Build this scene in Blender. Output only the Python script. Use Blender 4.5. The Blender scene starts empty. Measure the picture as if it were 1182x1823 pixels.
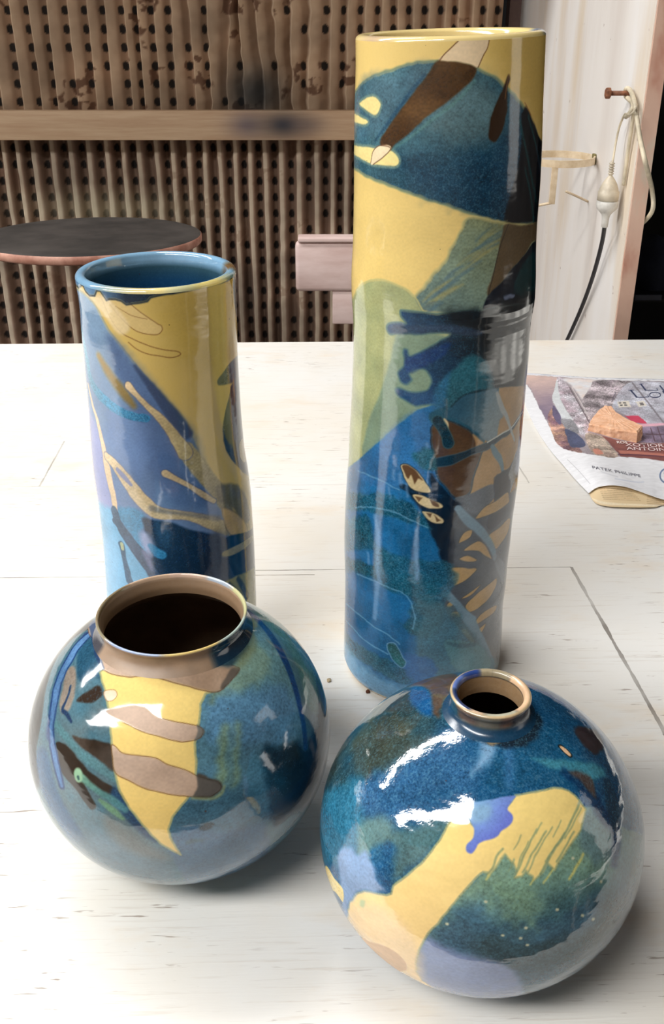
import bpy, math, random
import numpy as np
from mathutils import Vector, noise as mnoise

random.seed(7); np.random.seed(7)
SC = bpy.context.scene
COL = SC.collection
PI = math.pi
R_ = math.radians

# ------------------------------------------------------------------ camera
CAM_H = 0.46                      # metres above the table top (table top is z = 0)
PITCH = R_(27.5)
FPX = 1800.0                      # focal length in photo pixels (1182 x 1823)
CX, CY = 591.0, 911.5
cp, sp = math.cos(PITCH), math.sin(PITCH)
cam_d = bpy.data.cameras.new('camera'); cam = bpy.data.objects.new('camera', cam_d); COL.objects.link(cam)
cam.location = (0, 0, CAM_H); cam.rotation_euler = (PI/2 - PITCH, 0, 0)
cam_d.sensor_fit = 'VERTICAL'; cam_d.sensor_height = 36.0; cam_d.lens = FPX/1823.0*36.0
cam_d.clip_start = 0.01; cam_d.clip_end = 60
SC.camera = cam

# ------------------------------------------------------------------ light and exposure
SC.view_settings.view_transform = 'Standard'; SC.view_settings.look = 'None'
SC.view_settings.gamma = 1.0; SC.view_settings.use_curve_mapping = False
SC.view_settings.exposure = -0.08
world = bpy.data.worlds.new('world'); SC.world = world; world.use_nodes = True
wb = world.node_tree.nodes['Background']
wb.inputs[0].default_value = (1.0, 0.98, 0.95, 1); wb.inputs[1].default_value = 0.5

def area(name, loc, target, sx, sy, power, color=(1, 1, 1), spread=PI):
    l = bpy.data.lights.new(name, 'AREA'); l.shape = 'RECTANGLE'; l.size = sx; l.size_y = sy
    l.energy = power; l.color = color; l.spread = spread
    o = bpy.data.objects.new(name, l); COL.objects.link(o); o.location = loc
    d = Vector(target) - Vector(loc)
    o.rotation_euler = d.to_track_quat('-Z', 'Y').to_euler()
    return o
# two long roof lights running left to right above the bench, and a doorway to the right
area('roof_light_rear', (-2.35, 1.48, 2.2), (-2.35, 1.48, 0), 4.1, 0.30, 112, (1.0, 0.985, 0.96))
area('roof_light_front', (-2.6, -0.82, 2.2), (-2.6, -0.82, 0), 4.4, 0.60, 190, (1.0, 0.985, 0.955))
area('doorway_light', (2.9, 0.1, 0.7), (0.2, 0.5, 0.1), 0.8, 1.5, 4.5, (1.0, 0.96, 0.90))
# added spots brighten the added bench so it reflects in the tall vase
for yy in (0.02, 0.32, 0.62, 0.92, 1.2):
    l = bpy.data.lights.new('reflection_spot', 'SPOT'); l.energy = 340; l.spot_size = R_(13); l.spot_blend = .25; l.shadow_soft_size = .02; l.color = (1, .98, .95)
    o = bpy.data.objects.new('reflection_spot', l); COL.objects.link(o); o.location = (1.6, yy+.05, 2.1)
    o.rotation_euler = (Vector((1.02, yy, 0))-o.location).to_track_quat('-Z', 'Y').to_euler()

# ------------------------------------------------------------------ helpers
def s2l(c):
    c = np.asarray(c, float)/255.0
    return np.where(c <= 0.04045, c/12.92, ((c+0.055)/1.055)**2.4)
def lin(c):
    v = s2l(c); return (float(v[0]), float(v[1]), float(v[2]), 1.0)

def ray(px, py):
    dx = (px-CX)/FPX; v = (CY-py)/FPX
    return np.array([dx, cp+v*sp, -sp+v*cp])
def at_z(px, py, z=0.0):
    d = ray(px, py); t = (z-CAM_H)/d[2]; return np.array([d[0]*t, d[1]*t, z])
def at_y(px, py, Y):
    d = ray(px, py); t = Y/d[1]; return np.array([d[0]*t, Y, CAM_H+d[2]*t])
def at_x(px, py, X):
    d = ray(px, py); t = X/d[0]; return np.array([X, d[1]*t, CAM_H+d[2]*t])

def tag(o, label=None, cat=None, group=None, kind=None):
    if label: o['label'] = label
    if cat: o['category'] = cat
    if group: o['group'] = group
    if kind: o['kind'] = kind
    return o
def empty(name, loc=(0, 0, 0)):
    o = bpy.data.objects.new(name, None); COL.objects.link(o); o.location = loc
    o.empty_display_size = 0.02
    return o
def link_mesh(name, me, mat=None, parent=None, smooth=True):
    o = bpy.data.objects.new(name, me); COL.objects.link(o)
    if mat is not None: me.materials.append(mat)
    if smooth: me.polygons.foreach_set('use_smooth', np.ones(len(me.polygons), bool))
    if parent is not None:
        o.parent = parent; o.location = -Vector(parent.location)
    me.update()
    return o
def grid_mesh(name, V, nr, nc, wrap=False, flip=False):
    """V: (nr*nc,3) row-major"""
    me = bpy.data.meshes.new(name)
    r = np.arange(nr-1)[:, None]; c = np.arange(nc if wrap else nc-1)[None]
    c2 = (c+1) % nc
    a = r*nc+c; b = r*nc+c2; d = (r+1)*nc+c2; e = (r+1)*nc+c
    q = np.stack([a, b, d, e], -1).reshape(-1, 4)
    if flip: q = q[:, ::-1]
    q = q.astype(np.int32)
    me.vertices.add(len(V)); me.vertices.foreach_set('co', V.astype(np.float32).ravel())
    n = len(q); me.loops.add(n*4); me.loops.foreach_set('vertex_index', q.ravel())
    me.polygons.add(n); me.polygons.foreach_set('loop_start', np.arange(0, n*4, 4, dtype=np.int32))
    me.polygons.foreach_set('loop_total', np.full(n, 4, np.int32))
    me.update(calc_edges=True)
    return me
def pot(col):
    g = col@np.array([.25, .6, .15]); c = (g[:, None]+(col-g[:, None])*.95)*1.07
    yel = np.clip((col[:, 0]-col[:, 2]-50)/40, 0, 1)*np.clip((g-110)/50, 0, 1); c[:, 0] *= 1-.02*yel; c[:, 1] *= 1-.014*yel; c[:, 2] *= 1+.03*yel
    return np.clip(c, 0, 250)
def set_attr(me, col, rough=None, grain=None):
    a = me.color_attributes.new('Col', 'FLOAT_COLOR', 'POINT')
    c = np.ones((len(col), 4), np.float32); c[:, :3] = s2l(np.clip(col, 0, 255)); a.data.foreach_set('color', c.ravel())
    for nm, arr in (('rough', rough), ('grain', grain)):
        if arr is not None:
            f = me.attributes.new(nm, 'FLOAT', 'POINT'); f.data.foreach_set('value', arr.astype(np.float32))
def py_mesh(name, verts, faces, mat, parent=None, smooth=False):
    me = bpy.data.meshes.new(name); me.from_pydata([tuple(map(float, v)) for v in verts], [], faces); me.update()
    return link_mesh(name, me, mat, parent, smooth)
def box_vf(x0, x1, y0, y1, z0, z1):
    v = [(x0, y0, z0), (x1, y0, z0), (x1, y1, z0), (x0, y1, z0), (x0, y0, z1), (x1, y0, z1), (x1, y1, z1), (x0, y1, z1)]
    f = [(0, 3, 2, 1), (4, 5, 6, 7), (0, 1, 5, 4), (1, 2, 6, 5), (2, 3, 7, 6), (3, 0, 4, 7)]
    return v, f
def box(name, b, mat, parent=None, bevel=0.0):
    v, f = box_vf(*b); o = py_mesh(name, v, f, mat, parent)
    if bevel:
        m = o.modifiers.new('bevel', 'BEVEL'); m.width = bevel; m.segments = 3
        o.data.polygons.foreach_set('use_smooth', np.ones(len(o.data.polygons), bool))
    return o
def catmull(pts, n=6, closed=False):
    P = np.asarray(pts, float); N = len(P); out = []
    rng = range(N if closed else N-1)
    for i in rng:
        if closed: p0, p1, p2, p3 = P[(i-1) % N], P[i], P[(i+1) % N], P[(i+2) % N]
        else: p0, p1, p2, p3 = P[max(i-1, 0)], P[i], P[i+1], P[min(i+2, N-1)]
        for k in range(n):
            t = k/n; out.append(0.5*((2*p1)+(-p0+p2)*t+(2*p0-5*p1+4*p2-p3)*t*t+(-p0+3*p1-3*p2+p3)*t**3))
    if not closed: out.append(P[-1])
    return np.array(out)
def tube(name, pts, rad, mat, parent=None, seg=10, n=8):
    P = catmull(pts, n) if n > 1 else np.asarray(pts, float)
    rads = np.interp(np.linspace(0, 1, len(P)), np.linspace(0, 1, len(np.atleast_1d(rad))), np.atleast_1d(rad)) if np.ndim(rad) else np.full(len(P), rad)
    T = np.gradient(P, axis=0); T /= np.linalg.norm(T, axis=1)[:, None]+1e-12
    up = np.array([0.13, 0.21, 0.97]); V = []
    u = np.cross(T[0], up); u /= np.linalg.norm(u)
    for i in range(len(P)):
        u = u-T[i]*(u@T[i]); u /= np.linalg.norm(u); w = np.cross(T[i], u)
        for k in range(seg):
            a = 2*PI*k/seg; V.append(P[i]+rads[i]*(u*math.cos(a)+w*math.sin(a)))
    F = []
    for i in range(len(P)-1):
        for k in range(seg):
            k2 = (k+1) % seg; F.append((i*seg+k, i*seg+k2, (i+1)*seg+k2, (i+1)*seg+k))
    F.append(tuple(range(seg-1, -1, -1))); F.append(tuple((len(P)-1)*seg+k for k in range(seg)))
    return py_mesh(name, V, F, mat, parent, True)
def lathe(name, prof, seg, mat, parent=None, M=None, smooth=True):
    V = []; F = []
    for (r, z) in prof:
        for k in range(seg):
            a = 2*PI*k/seg; V.append((r*math.cos(a), r*math.sin(a), z))
    for i in range(len(prof)-1):
        for k in range(seg):
            k2 = (k+1) % seg; F.append((i*seg+k, i*seg+k2, (i+1)*seg+k2, (i+1)*seg+k))
    if M is not None: V = [tuple(M @ Vector(v)) for v in V]
    return py_mesh(name, V, F, mat, parent, smooth)

# --- vectorised value noise in 3-D
def _h(ix, iy, iz, s):
    n = (ix*374761393+iy*668265263+iz*2147483647+s*1274126177) & 0xffffffff
    n = ((n ^ (n >> 13))*1274126177) & 0xffffffff
    n = (n ^ (n >> 16)) & 0xffffff
    return n/float(0xffffff)
def vnoise(P, freq, seed=0):
    Q = P*freq; I = np.floor(Q).astype(np.int64); f = Q-I; f = f*f*(3-2*f)
    out = 0
    for dx in (0, 1):
        wx = f[:, 0] if dx else 1-f[:, 0]
        for dy in (0, 1):
            wy = f[:, 1] if dy else 1-f[:, 1]
            for dz in (0, 1):
                wz = f[:, 2] if dz else 1-f[:, 2]
                out = out+wx*wy*wz*_h(I[:, 0]+dx, I[:, 1]+dy, I[:, 2]+dz, seed)
    return out
def fbm(P, freq, seed=0, o=3):
    a = 0; w = 0.5; t = 0
    for i in range(o):
        a = a+w*vnoise(P, freq*2**i, seed+i*17); t += w; w *= .5
    return a/t

# ------------------------------------------------------------------ glaze painter
class Painter:
    """colours vertices of one pot; A = surface coordinates in metres, P = 3-D positions"""
    def __init__(s, A, P, unproj, base, rough=0.1, grain=0.3):
        s.A = A; s.P = P; s.un = unproj; n = len(A)
        s.c = np.tile(np.array(base, float), (n, 1)); s.r = np.full(n, rough); s.g = np.full(n, grain)
        s.n1 = (vnoise(P, 260, 1)-.5); s.n2 = (vnoise(P, 260, 9)-.5)
        s.m1 = (fbm(P, 60, 3)-.5); s.m2 = (fbm(P, 60, 31)-.5)
        s.f1 = vnoise(P, 900, 5)-.5
        s.big = fbm(P, 25, 77)-.5
    def U(s, pts): return np.array([s.un(*p) for p in pts])
    def _apply(s, idx, w, color, color2=None, gp=None, mott=0.0, grain=None, rough=None):
        col = np.tile(np.array(color, float), (len(idx), 1))
        if color2 is not None:
            if gp is None: t = np.clip(.5+s.m1[idx]*3.0, 0, 1)
            else:
                a = s.un(*gp[0]); b = s.un(*gp[1]); d = b-a
                t = np.clip(((s.A[idx]-a)@d)/(d@d)+s.m1[idx]*0.5, 0, 1)
            col = col*(1-t[:, None])+np.array(color2, float)*t[:, None]
        if mott: col = col*(1+mott*(s.m2[idx]*1.6+s.f1[idx]*.8)[:, None])
        W = w[:, None]; s.c[idx] = s.c[idx]*(1-W)+col*W
        if grain is not None: s.g[idx] = s.g[idx]*(1-w)+grain*w
        if rough is not None: s.r[idx] = s.r[idx]*(1-w)+rough*w
    def poly(s, pts, color, color2=None, gp=None, soft=.35, wob=.3, alpha=1.0, mott=.08, grain=None, rough=None,
             smooth=True, edge=None, edge_w=.8):
        """soft, wob, edge_w in millimetres"""
        if smooth and len(pts) > 3: pts = catmull(pts, 4, True)
        else:
            q = []
            for i in range(len(pts)):
                a = np.array(pts[i], float); b = np.array(pts[(i+1) % len(pts)], float)
                for k in range(4): q.append(a+(b-a)*k/4)
            pts = q
        V = s.U(pts); soft *= 1e-3; wob *= 1e-3; edge_w *= 1e-3
        pad = soft*2+wob*2+(edge_w*2 if edge is not None else 0)
        lo = V.min(0)-pad; hi = V.max(0)+pad
        idx = np.nonzero((s.A[:, 0] > lo[0])&(s.A[:, 0] < hi[0])&(s.A[:, 1] > lo[1])&(s.A[:, 1] < hi[1]))[0]
        if not len(idx): return
        Q = s.A[idx].copy(); Q[:, 0] += wob*2*(s.n1[idx]+1.5*s.m1[idx]); Q[:, 1] += wob*2*(s.n2[idx]+1.5*s.m2[idx])
        inside = np.zeros(len(idx), bool); dmin = np.full(len(idx), 1e9)
        N = len(V)
        for i in range(N):
            a = V[i]; b = V[(i+1) % N]
            if abs(a[1]-b[1]) > 1e-12:
                cond = ((a[1] > Q[:, 1]) != (b[1] > Q[:, 1]))
                xi = (b[0]-a[0])*(Q[:, 1]-a[1])/(b[1]-a[1])+a[0]
                inside ^= cond & (Q[:, 0] < xi)
            d = b-a; L = d@d
            t = np.clip(((Q-a)@d)/L, 0, 1) if L > 1e-14 else np.zeros(len(Q))
            e = Q-a-t[:, None]*d; dmin = np.minimum(dmin, (e*e).sum(1))
        sd = np.sqrt(dmin); sd = np.where(inside, sd, -sd)
        w = np.clip(.5+sd/(2*soft), 0, 1); w = w*w*(3-2*w)*alpha
        if edge is not None:
            we = np.clip(1-np.abs(sd)/edge_w, 0, 1)*alpha
            s._apply(idx, we, edge)
            w2 = np.clip(.5+(sd-edge_w*.6)/(2*soft), 0, 1)*alpha
            s._apply(idx, w2, color, color2, gp, mott, grain, rough)
        else: s._apply(idx, w, color, color2, gp, mott, grain, rough)
    def stroke(s, pts, rad, color, color2=None, soft=.35, wob=.2, alpha=1.0, mott=.08, grain=None, rough=None, edge=None, edge_w=.5, smooth=True):
        """rad in photo pixels along the line"""
        rad = np.atleast_1d(np.array(rad, float))
        if len(rad) != len(pts): rad = np.interp(np.linspace(0, 1, len(pts)), np.linspace(0, 1, len(rad)), rad) if len(rad) > 1 else np.full(len(pts), rad[0])
        q = np.column_stack([np.array(pts, float), rad])
        if smooth and len(pts) > 2: q = catmull(q, 5)
        V = s.U(q[:, :2])
        # size of a pixel on the surface near each point
        k = np.array([np.linalg.norm(s.un(p[0], p[1]+2)-s.un(p[0], p[1]-2))/4 for p in q])
        kh = np.array([np.linalg.norm(s.un(p[0]+2, p[1])-s.un(p[0]-2, p[1]))/4 for p in q])
        rr = np.maximum(q[:, 2], .5)*np.minimum(np.minimum(k, kh), 0.0008); soft *= 1e-3; wob *= 1e-3
        pad = rr.max()+soft*2+wob*3+(edge_w*1e-3 if edge is not None else 0)
        lo = V.min(0)-pad; hi = V.max(0)+pad
        idx = np.nonzero((s.A[:, 0] > lo[0])&(s.A[:, 0] < hi[0])&(s.A[:, 1] > lo[1])&(s.A[:, 1] < hi[1]))[0]
        if not len(idx): return
        Q = s.A[idx].copy(); Q[:, 0] += wob*2*(s.n1[idx]+s.m1[idx]); Q[:, 1] += wob*2*(s.n2[idx]+s.m2[idx])
        best = np.full(len(idx), -1e9); tt = np.zeros(len(idx)); N = len(V)
        for i in range(N-1):
            a = V[i]; d = V[i+1]-a; L = d@d
            t = np.clip(((Q-a)@d)/L, 0, 1) if L > 1e-14 else np.zeros(len(Q))
            e = Q-a-t[:, None]*d; sdd = rr[i]*(1-t)+rr[i+1]*t-np.sqrt((e*e).sum(1))
            m = sdd > best; best[m] = sdd[m]; tt[m] = (i+t[m])/(N-1)
        if edge is not None:
            w = np.clip(.5+(best+edge_w*1e-3)/(2*soft), 0, 1)*alpha; s._apply(idx, w, edge)
        w = np.clip(.5+best/(2*soft), 0, 1); w = w*w*(3-2*w)*alpha
        if color2 is not None:
            C = np.array(color, float)*(1-tt[:, None])+np.array(color2, float)*tt[:, None]
            if mott: C = C*(1+mott*(s.m2[idx]*1.6+s.f1[idx]*.8)[:, None])
            s.c[idx] = s.c[idx]*(1-w[:, None])+C*w[:, None]
            if grain is not None: s.g[idx] = s.g[idx]*(1-w)+grain*w
            if rough is not None: s.r[idx] = s.r[idx]*(1-w)+rough*w
        else: s._apply(idx, w, color, None, None, mott, grain, rough)
    def line(s, pts, color, rad=.8, closed=False, **k):
        if closed: pts = list(pts)+[pts[0]]
        s.stroke(pts, rad, color, soft=.25, wob=.1, mott=.0, **k)

def nodes_of(m): return m.node_tree.nodes, m.node_tree.links
def new_mat(name):
    m = bpy.data.materials.new(name); m.use_nodes = True; return m
def mth(N, L, op, a, b=None, c=None):
    n = N.new('ShaderNodeMath'); n.operation = op
    for i, v in enumerate((a, b, c)):
        if v is None: continue
        if isinstance(v, (int, float)): n.inputs[i].default_value = v
        else: L.new(v, n.inputs[i])
    return n.outputs[0]
def mixc(N, L, f, a, b, mode='MIX'):
    n = N.new('ShaderNodeMix'); n.data_type = 'RGBA'; n.blend_type = mode
    for sck, v in ((n.inputs[0], f), (n.inputs[6], a), (n.inputs[7], b)):
        if isinstance(v, (int, float)): sck.default_value = v
        elif isinstance(v, tuple): sck.default_value = v
        else: L.new(v, sck)
    return n.outputs[2]
def ramp(N, L, f, stops):
    n = N.new('ShaderNodeValToRGB'); L.new(f, n.inputs[0]); e = n.color_ramp.elements
    while len(e) < len(stops): e.new(0.5)
    for el, (p, c) in zip(e, stops):
        el.position = p; el.color = c if len(c) == 4 else (*c, 1)
    return n.outputs[0]
def noise_n(N, L, vec, scale, detail=3, rough=.5, dist=0.0):
    n = N.new('ShaderNodeTexNoise'); n.inputs['Scale'].default_value = scale; n.inputs['Detail'].default_value = detail
    n.inputs['Roughness'].default_value = rough; n.inputs['Distortion'].default_value = dist
    if vec is not None: L.new(vec, n.inputs['Vector'])
    return n.outputs['Fac']
def mapping(N, L, vec, scale=(1, 1, 1), loc=(0, 0, 0), rot=(0, 0, 0)):
    n = N.new('ShaderNodeMapping'); L.new(vec, n.inputs[0]); n.inputs['Scale'].default_value = scale
    n.inputs['Location'].default_value = loc; n.inputs['Rotation'].default_value = rot
    return n.outputs[0]

def glaze_mat(name, ior=1.86, bump=0.25, pits=True):
    m = new_mat(name); N, L = nodes_of(m); b = N['Principled BSDF']
    at = N.new('ShaderNodeAttribute'); at.attribute_name = 'Col'
    ar = N.new('ShaderNodeAttribute'); ar.attribute_name = 'rough'
    ag = N.new('ShaderNodeAttribute'); ag.attribute_name = 'grain'
    tc = N.new('ShaderNodeTexCoord'); ob = tc.outputs['Object']
    n1 = noise_n(N, L, ob, 950, 2, .6)
    n2 = noise_n(N, L, ob, 330, 2, .6)
    v = mth(N, L, 'ADD', mth(N, L, 'MULTIPLY', mth(N, L, 'SUBTRACT', n1, .5), 1.6), mth(N, L, 'MULTIPLY', mth(N, L, 'SUBTRACT', n2, .5), .9))
    k = mth(N, L, 'MULTIPLY', v, ag.outputs['Fac'])
    pos = mth(N, L, 'MAXIMUM', k, 0.0); neg = mth(N, L, 'MAXIMUM', mth(N, L, 'MULTIPLY', k, -1.5), 0.0)
    c = mixc(N, L, mth(N, L, 'MINIMUM', mth(N, L, 'MULTIPLY', pos, .75), .8), at.outputs['Color'], lin((108, 168, 192)))
    c = mixc(N, L, mth(N, L, 'MINIMUM', neg, .8), c, lin((8, 22, 32)))
    if pits:
        vo = N.new('ShaderNodeTexVoronoi'); vo.inputs['Scale'].default_value = 95; L.new(ob, vo.inputs['Vector'])
        sepc = N.new('ShaderNodeSeparateColor'); L.new(vo.outputs['Color'], sepc.inputs[0])
        rad = mth(N, L, 'MULTIPLY', mth(N, L, 'MAXIMUM', mth(N, L, 'SUBTRACT', sepc.outputs[0], .55), 0.0), .13)
        pit = mth(N, L, 'LESS_THAN', vo.outputs['Distance'], rad)
        c = mixc(N, L, mth(N, L, 'MULTIPLY', pit, .7), c, lin((70, 45, 25)))
    L.new(c, b.inputs['Base Color']); L.new(ar.outputs['Fac'], b.inputs['Roughness'])
    b.inputs['IOR'].default_value = ior
    w1 = noise_n(N, L, mapping(N, L, ob, (1, 1, 2.2)), 42, 2, .5)
    w2 = noise_n(N, L, ob, 700, 1, .5)
    h = mth(N, L, 'ADD', mth(N, L, 'MULTIPLY', w1, .9), mth(N, L, 'MULTIPLY', mth(N, L, 'MULTIPLY', w2, ag.outputs['Fac']), .05))
    bp = N.new('ShaderNodeBump'); bp.inputs['Strength'].default_value = bump; bp.inputs['Distance'].default_value = 0.0022
    L.new(h, bp.inputs['Height']); L.new(bp.outputs[0], b.inputs['Normal'])
    return m

def theta_samples(r, fine, coarse):
    """angles measured from -Y (towards the camera), fine on the near side"""
    half = R_(112)
    nf = int(2*half*r/fine); nb = int((2*PI-2*half)*r/coarse)
    return np.concatenate([np.linspace(-half, half, nf, endpoint=False), np.linspace(half, 2*PI-half, nb, endpoint=False)])

# ================================================================== SETTING
def plain(name, col, rough=.6, nscale=None, var=.08, scale=(1, 1, 1), col2=None, bump=0):
    m = new_mat(name); N, L = nodes_of(m); b = N['Principled BSDF']
    b.inputs['Roughness'].default_value = rough
    tc = N.new('ShaderNodeTexCoord'); mp = mapping(N, L, tc.outputs['Object'], scale)
    if nscale:
        f = noise_n(N, L, mp, nscale, 5, .6)
        c2 = col2 if col2 else tuple(max(0, x*(1-var*3)) for x in col)
        L.new(ramp(N, L, f, [(.3, lin(c2)), (.65, lin(col))]), b.inputs['Base Color'])
        if bump:
            bp = N.new('ShaderNodeBump'); bp.inputs['Strength'].default_value = bump; bp.inputs['Distance'].default_value = .002
            L.new(f, bp.inputs['Height']); L.new(bp.outputs[0], b.inputs['Normal'])
    else: b.inputs['Base Color'].default_value = lin(col)
    return m

# ---- white painted bench top
def table_material():
    m = new_mat('worn_white_paint'); N, L = nodes_of(m); b = N['Principled BSDF']
    tc = N.new('ShaderNodeTexCoord'); ob = mapping(N, L, tc.outputs['Object'], rot=(0, 0, R_(-1.5)))
    base = ramp(N, L, noise_n(N, L, ob, 5, 4, .6), [(.35, lin((236, 231, 222))), (.6, lin((238, 237, 234)))])
    # faint yellowish worn blotches stretched along the boards
    bl = noise_n(N, L, mapping(N, L, ob, (5, 11, 1), (3.1, 1.7, 0)), 1.6, 5, .62)
    base = mixc(N, L, mth(N, L, 'MULTIPLY', ramp(N, L, bl, [(.56, (0, 0, 0)), (.74, (1, 1, 1))]), .45), base, lin((232, 211, 182)))
    # grain hairlines showing through
    gr = noise_n(N, L, mapping(N, L, ob, (14, 330, 1)), 1.0, 4, .7, .4)
    base = mixc(N, L, mth(N, L, 'MULTIPLY', ramp(N, L, gr, [(.56, (0, 0, 0)), (.70, (1, 1, 1))]), .35), base, lin((196, 182, 166)))
    # brown splits in the paint, in patches
    sp_ = noise_n(N, L, mapping(N, L, ob, (34, 420, 1), (7, 3, 0)), 1.0, 3, .6, .6)
    msk = noise_n(N, L, ob, 7, 3, .6)
    spm = mth(N, L, 'MULTIPLY', ramp(N, L, sp_, [(.64, (0, 0, 0)), (.69, (1, 1, 1))]), ramp(N, L, msk, [(.44, (0, 0, 0)), (.58, (1, 1, 1))]))
    base = mixc(N, L, mth(N, L, 'MULTIPLY', spm, .75), base, lin((120, 92, 70)))
    # small brown dots
    vo = N.new('ShaderNodeTexVoronoi'); vo.inputs['Scale'].default_value = 32; L.new(ob, vo.inputs['Vector'])
    sc_ = N.new('ShaderNodeSeparateColor'); L.new(vo.outputs['Color'], sc_.inputs[0])
    dot = mth(N, L, 'LESS_THAN', vo.outputs['Distance'], mth(N, L, 'MULTIPLY', mth(N, L, 'MAXIMUM', mth(N, L, 'SUBTRACT', sc_.outputs[1], .8), 0), .16))
    base = mixc(N, L, mth(N, L, 'MULTIPLY', dot, .6), base, lin((140, 110, 85)))
    # board joints
    sx = N.new('ShaderNodeSeparateXYZ'); L.new(tc.outputs['Object'], sx.inputs[0])
    wobn = mth(N, L, 'MULTIPLY', mth(N, L, 'SUBTRACT', noise_n(N, L, ob, 60, 2), .5), .0012)
    def seam(p, q, w, dark, col=(120, 112, 104)):
        nonlocal base
        p = at_z(*p); q = at_z(*q); d = q[:2]-p[:2]; Ln = float(np.hypot(*d)); u = d/Ln; n = (-u[1], u[0])
        dist = mth(N, L, 'ADD', mth(N, L, 'MULTIPLY', sx.outputs[0], float(n[0])), mth(N, L, 'MULTIPLY', sx.outputs[1], float(n[1])))
        dist = mth(N, L, 'ADD', mth(N, L, 'SUBTRACT', dist, float(n[0]*p[0]+n[1]*p[1])), wobn)
        al = mth(N, L, 'SUBTRACT', mth(N, L, 'ADD', mth(N, L, 'MULTIPLY', sx.outputs[0], float(u[0])), mth(N, L, 'MULTIPLY', sx.outputs[1], float(u[1]))), float(u@p[:2]))
        inl = mth(N, L, 'MULTIPLY', mth(N, L, 'GREATER_THAN', al, 0.0), mth(N, L, 'LESS_THAN', al, Ln))
        w_ = mth(N, L, 'MULTIPLY', noise_n(N, L, ob, 45, 3, .7), 2*w)
        ln = mth(N, L, 'LESS_THAN', mth(N, L, 'ABSOLUTE', dist), w_)
        vary = ramp(N, L, noise_n(N, L, ob, 16, 3, .6), [(.3, (.35, .35, .35)), (.6, (1, 1, 1))])
        f = mth(N, L, 'MULTIPLY', mth(N, L, 'MULTIPLY', ln, inl), mth(N, L, 'MULTIPLY', vary, dark))
        base = mixc(N, L, f, base, lin(col))
    seam((-400, 1033), (560, 1023), .00055, .8)
    seam((455, 1015.5), (1017, 1009.5), .00055, .85)
    seam((1017, 1009.5), (1215, 1360), .0015, .85)
    seam((20, 866), (165, 865), .0004, .35)
    seam((115, 785), (70, 866), .0008, .6)
    seam((430, 864), (640, 862), .0004, .35)
    seam((880, 861), (942, 860), .0004, .3)
    seam((917, 820), (942, 860), .0008, .7)
    seam((20, 1048), (200, 1062), .0003, .25, (150, 140, 130))
    L.new(base, b.inputs['Base Color']); b.inputs['Roughness'].default_value = .42
    bp = N.new('ShaderNodeBump'); bp.inputs['Strength'].default_value = .25; bp.inputs['Distance'].default_value = .0006
    L.new(gr, bp.inputs['Height']); L.new(bp.outputs[0], b.inputs['Normal'])
    return m

FLOOR = -0.78
tb = tag(empty('work_table', (0, .8, FLOOR)), 'white painted plank work table with pencil-thin board joints, carrying the pots and newspaper', 'table')
rl = at_z(0, 612.5); rr_ = at_z(1182, 604.5); m_ = (rr_[1]-rl[1])/(rr_[0]-rl[0])
def far(x): return rl[1]+m_*(x-rl[0])
x0, x1, yn = -1.05, 0.77, 0.25
v = [(x0, yn, -.032), (x1, yn, -.032), (x1, far(x1), -.032), (x0, far(x0), -.032), (x0, yn, 0), (x1, yn, 0), (x1, far(x1), 0), (x0, far(x0), 0)]
top = py_mesh('tabletop', v, box_vf(0, 1, 0, 1, 0, 1)[1], table_material(), tb)
legm = plain('table_leg_paint', (205, 200, 190), .6, 20)
for lx, ly in ((x0+.06, yn+.06), (x1-.06, yn+.06), (x1-.06, far(x1)-.07), (x0+.06, far(x0)-.07)):
    box('leg', (lx-.03, lx+.03, ly-.03, ly+.03, FLOOR, -.032), legm, tb, .003)

sb = tag(empty('reflector_bench', (.99, .5, FLOOR)), 'pale bench added out of view to reflect brightly in the tall vase', 'bench')  # added out of view as the source of the vase's bright reflection
box('reflector_top', (.81, 1.17, -.25, 1.34, -.03, -.001), plain('reflector_bench_paint', (232, 230, 224), .6, 8), sb, .003)
for lx, ly in ((.85, -.2), (1.13, -.2), (.85, 1.29), (1.13, 1.29)): box('leg', (lx-.02, lx+.02, ly-.02, ly+.02, FLOOR, -.03), legm, sb, .002)
# ---- room shell
dark = plain('dark_studio_paint', (26, 27, 30), .8, 3)
o = box('floor', (-5.2, 3.2, -2.3, 4.2, FLOOR-.05, FLOOR), plain('concrete_floor', (120, 112, 104), .8, 6)); tag(o, kind='structure')
o = box('wall_back', (-5.2, 3.2, 3.6, 3.7, FLOOR, 2.35), dark); tag(o, kind='structure')
room = plain('studio_wall', (128, 117, 106), .85, 2)
o = box('ceiling', (-5.2, 3.2, -2.2, 3.7, 2.25, 2.35), room); tag(o, kind='structure')
o = box('wall_front', (-5.2, 3.2, -2.3, -2.2, FLOOR, 2.35), room); tag(o, kind='structure')
o = box('wall_east', (3.2, 3.3, -2.3, 3.7, FLOOR, 2.35), room); tag(o, kind='structure')
o = box('wall_west', (-5.3, -5.2, -2.3, 3.7, FLOOR, 2.35), room); tag(o, kind='structure')
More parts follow.
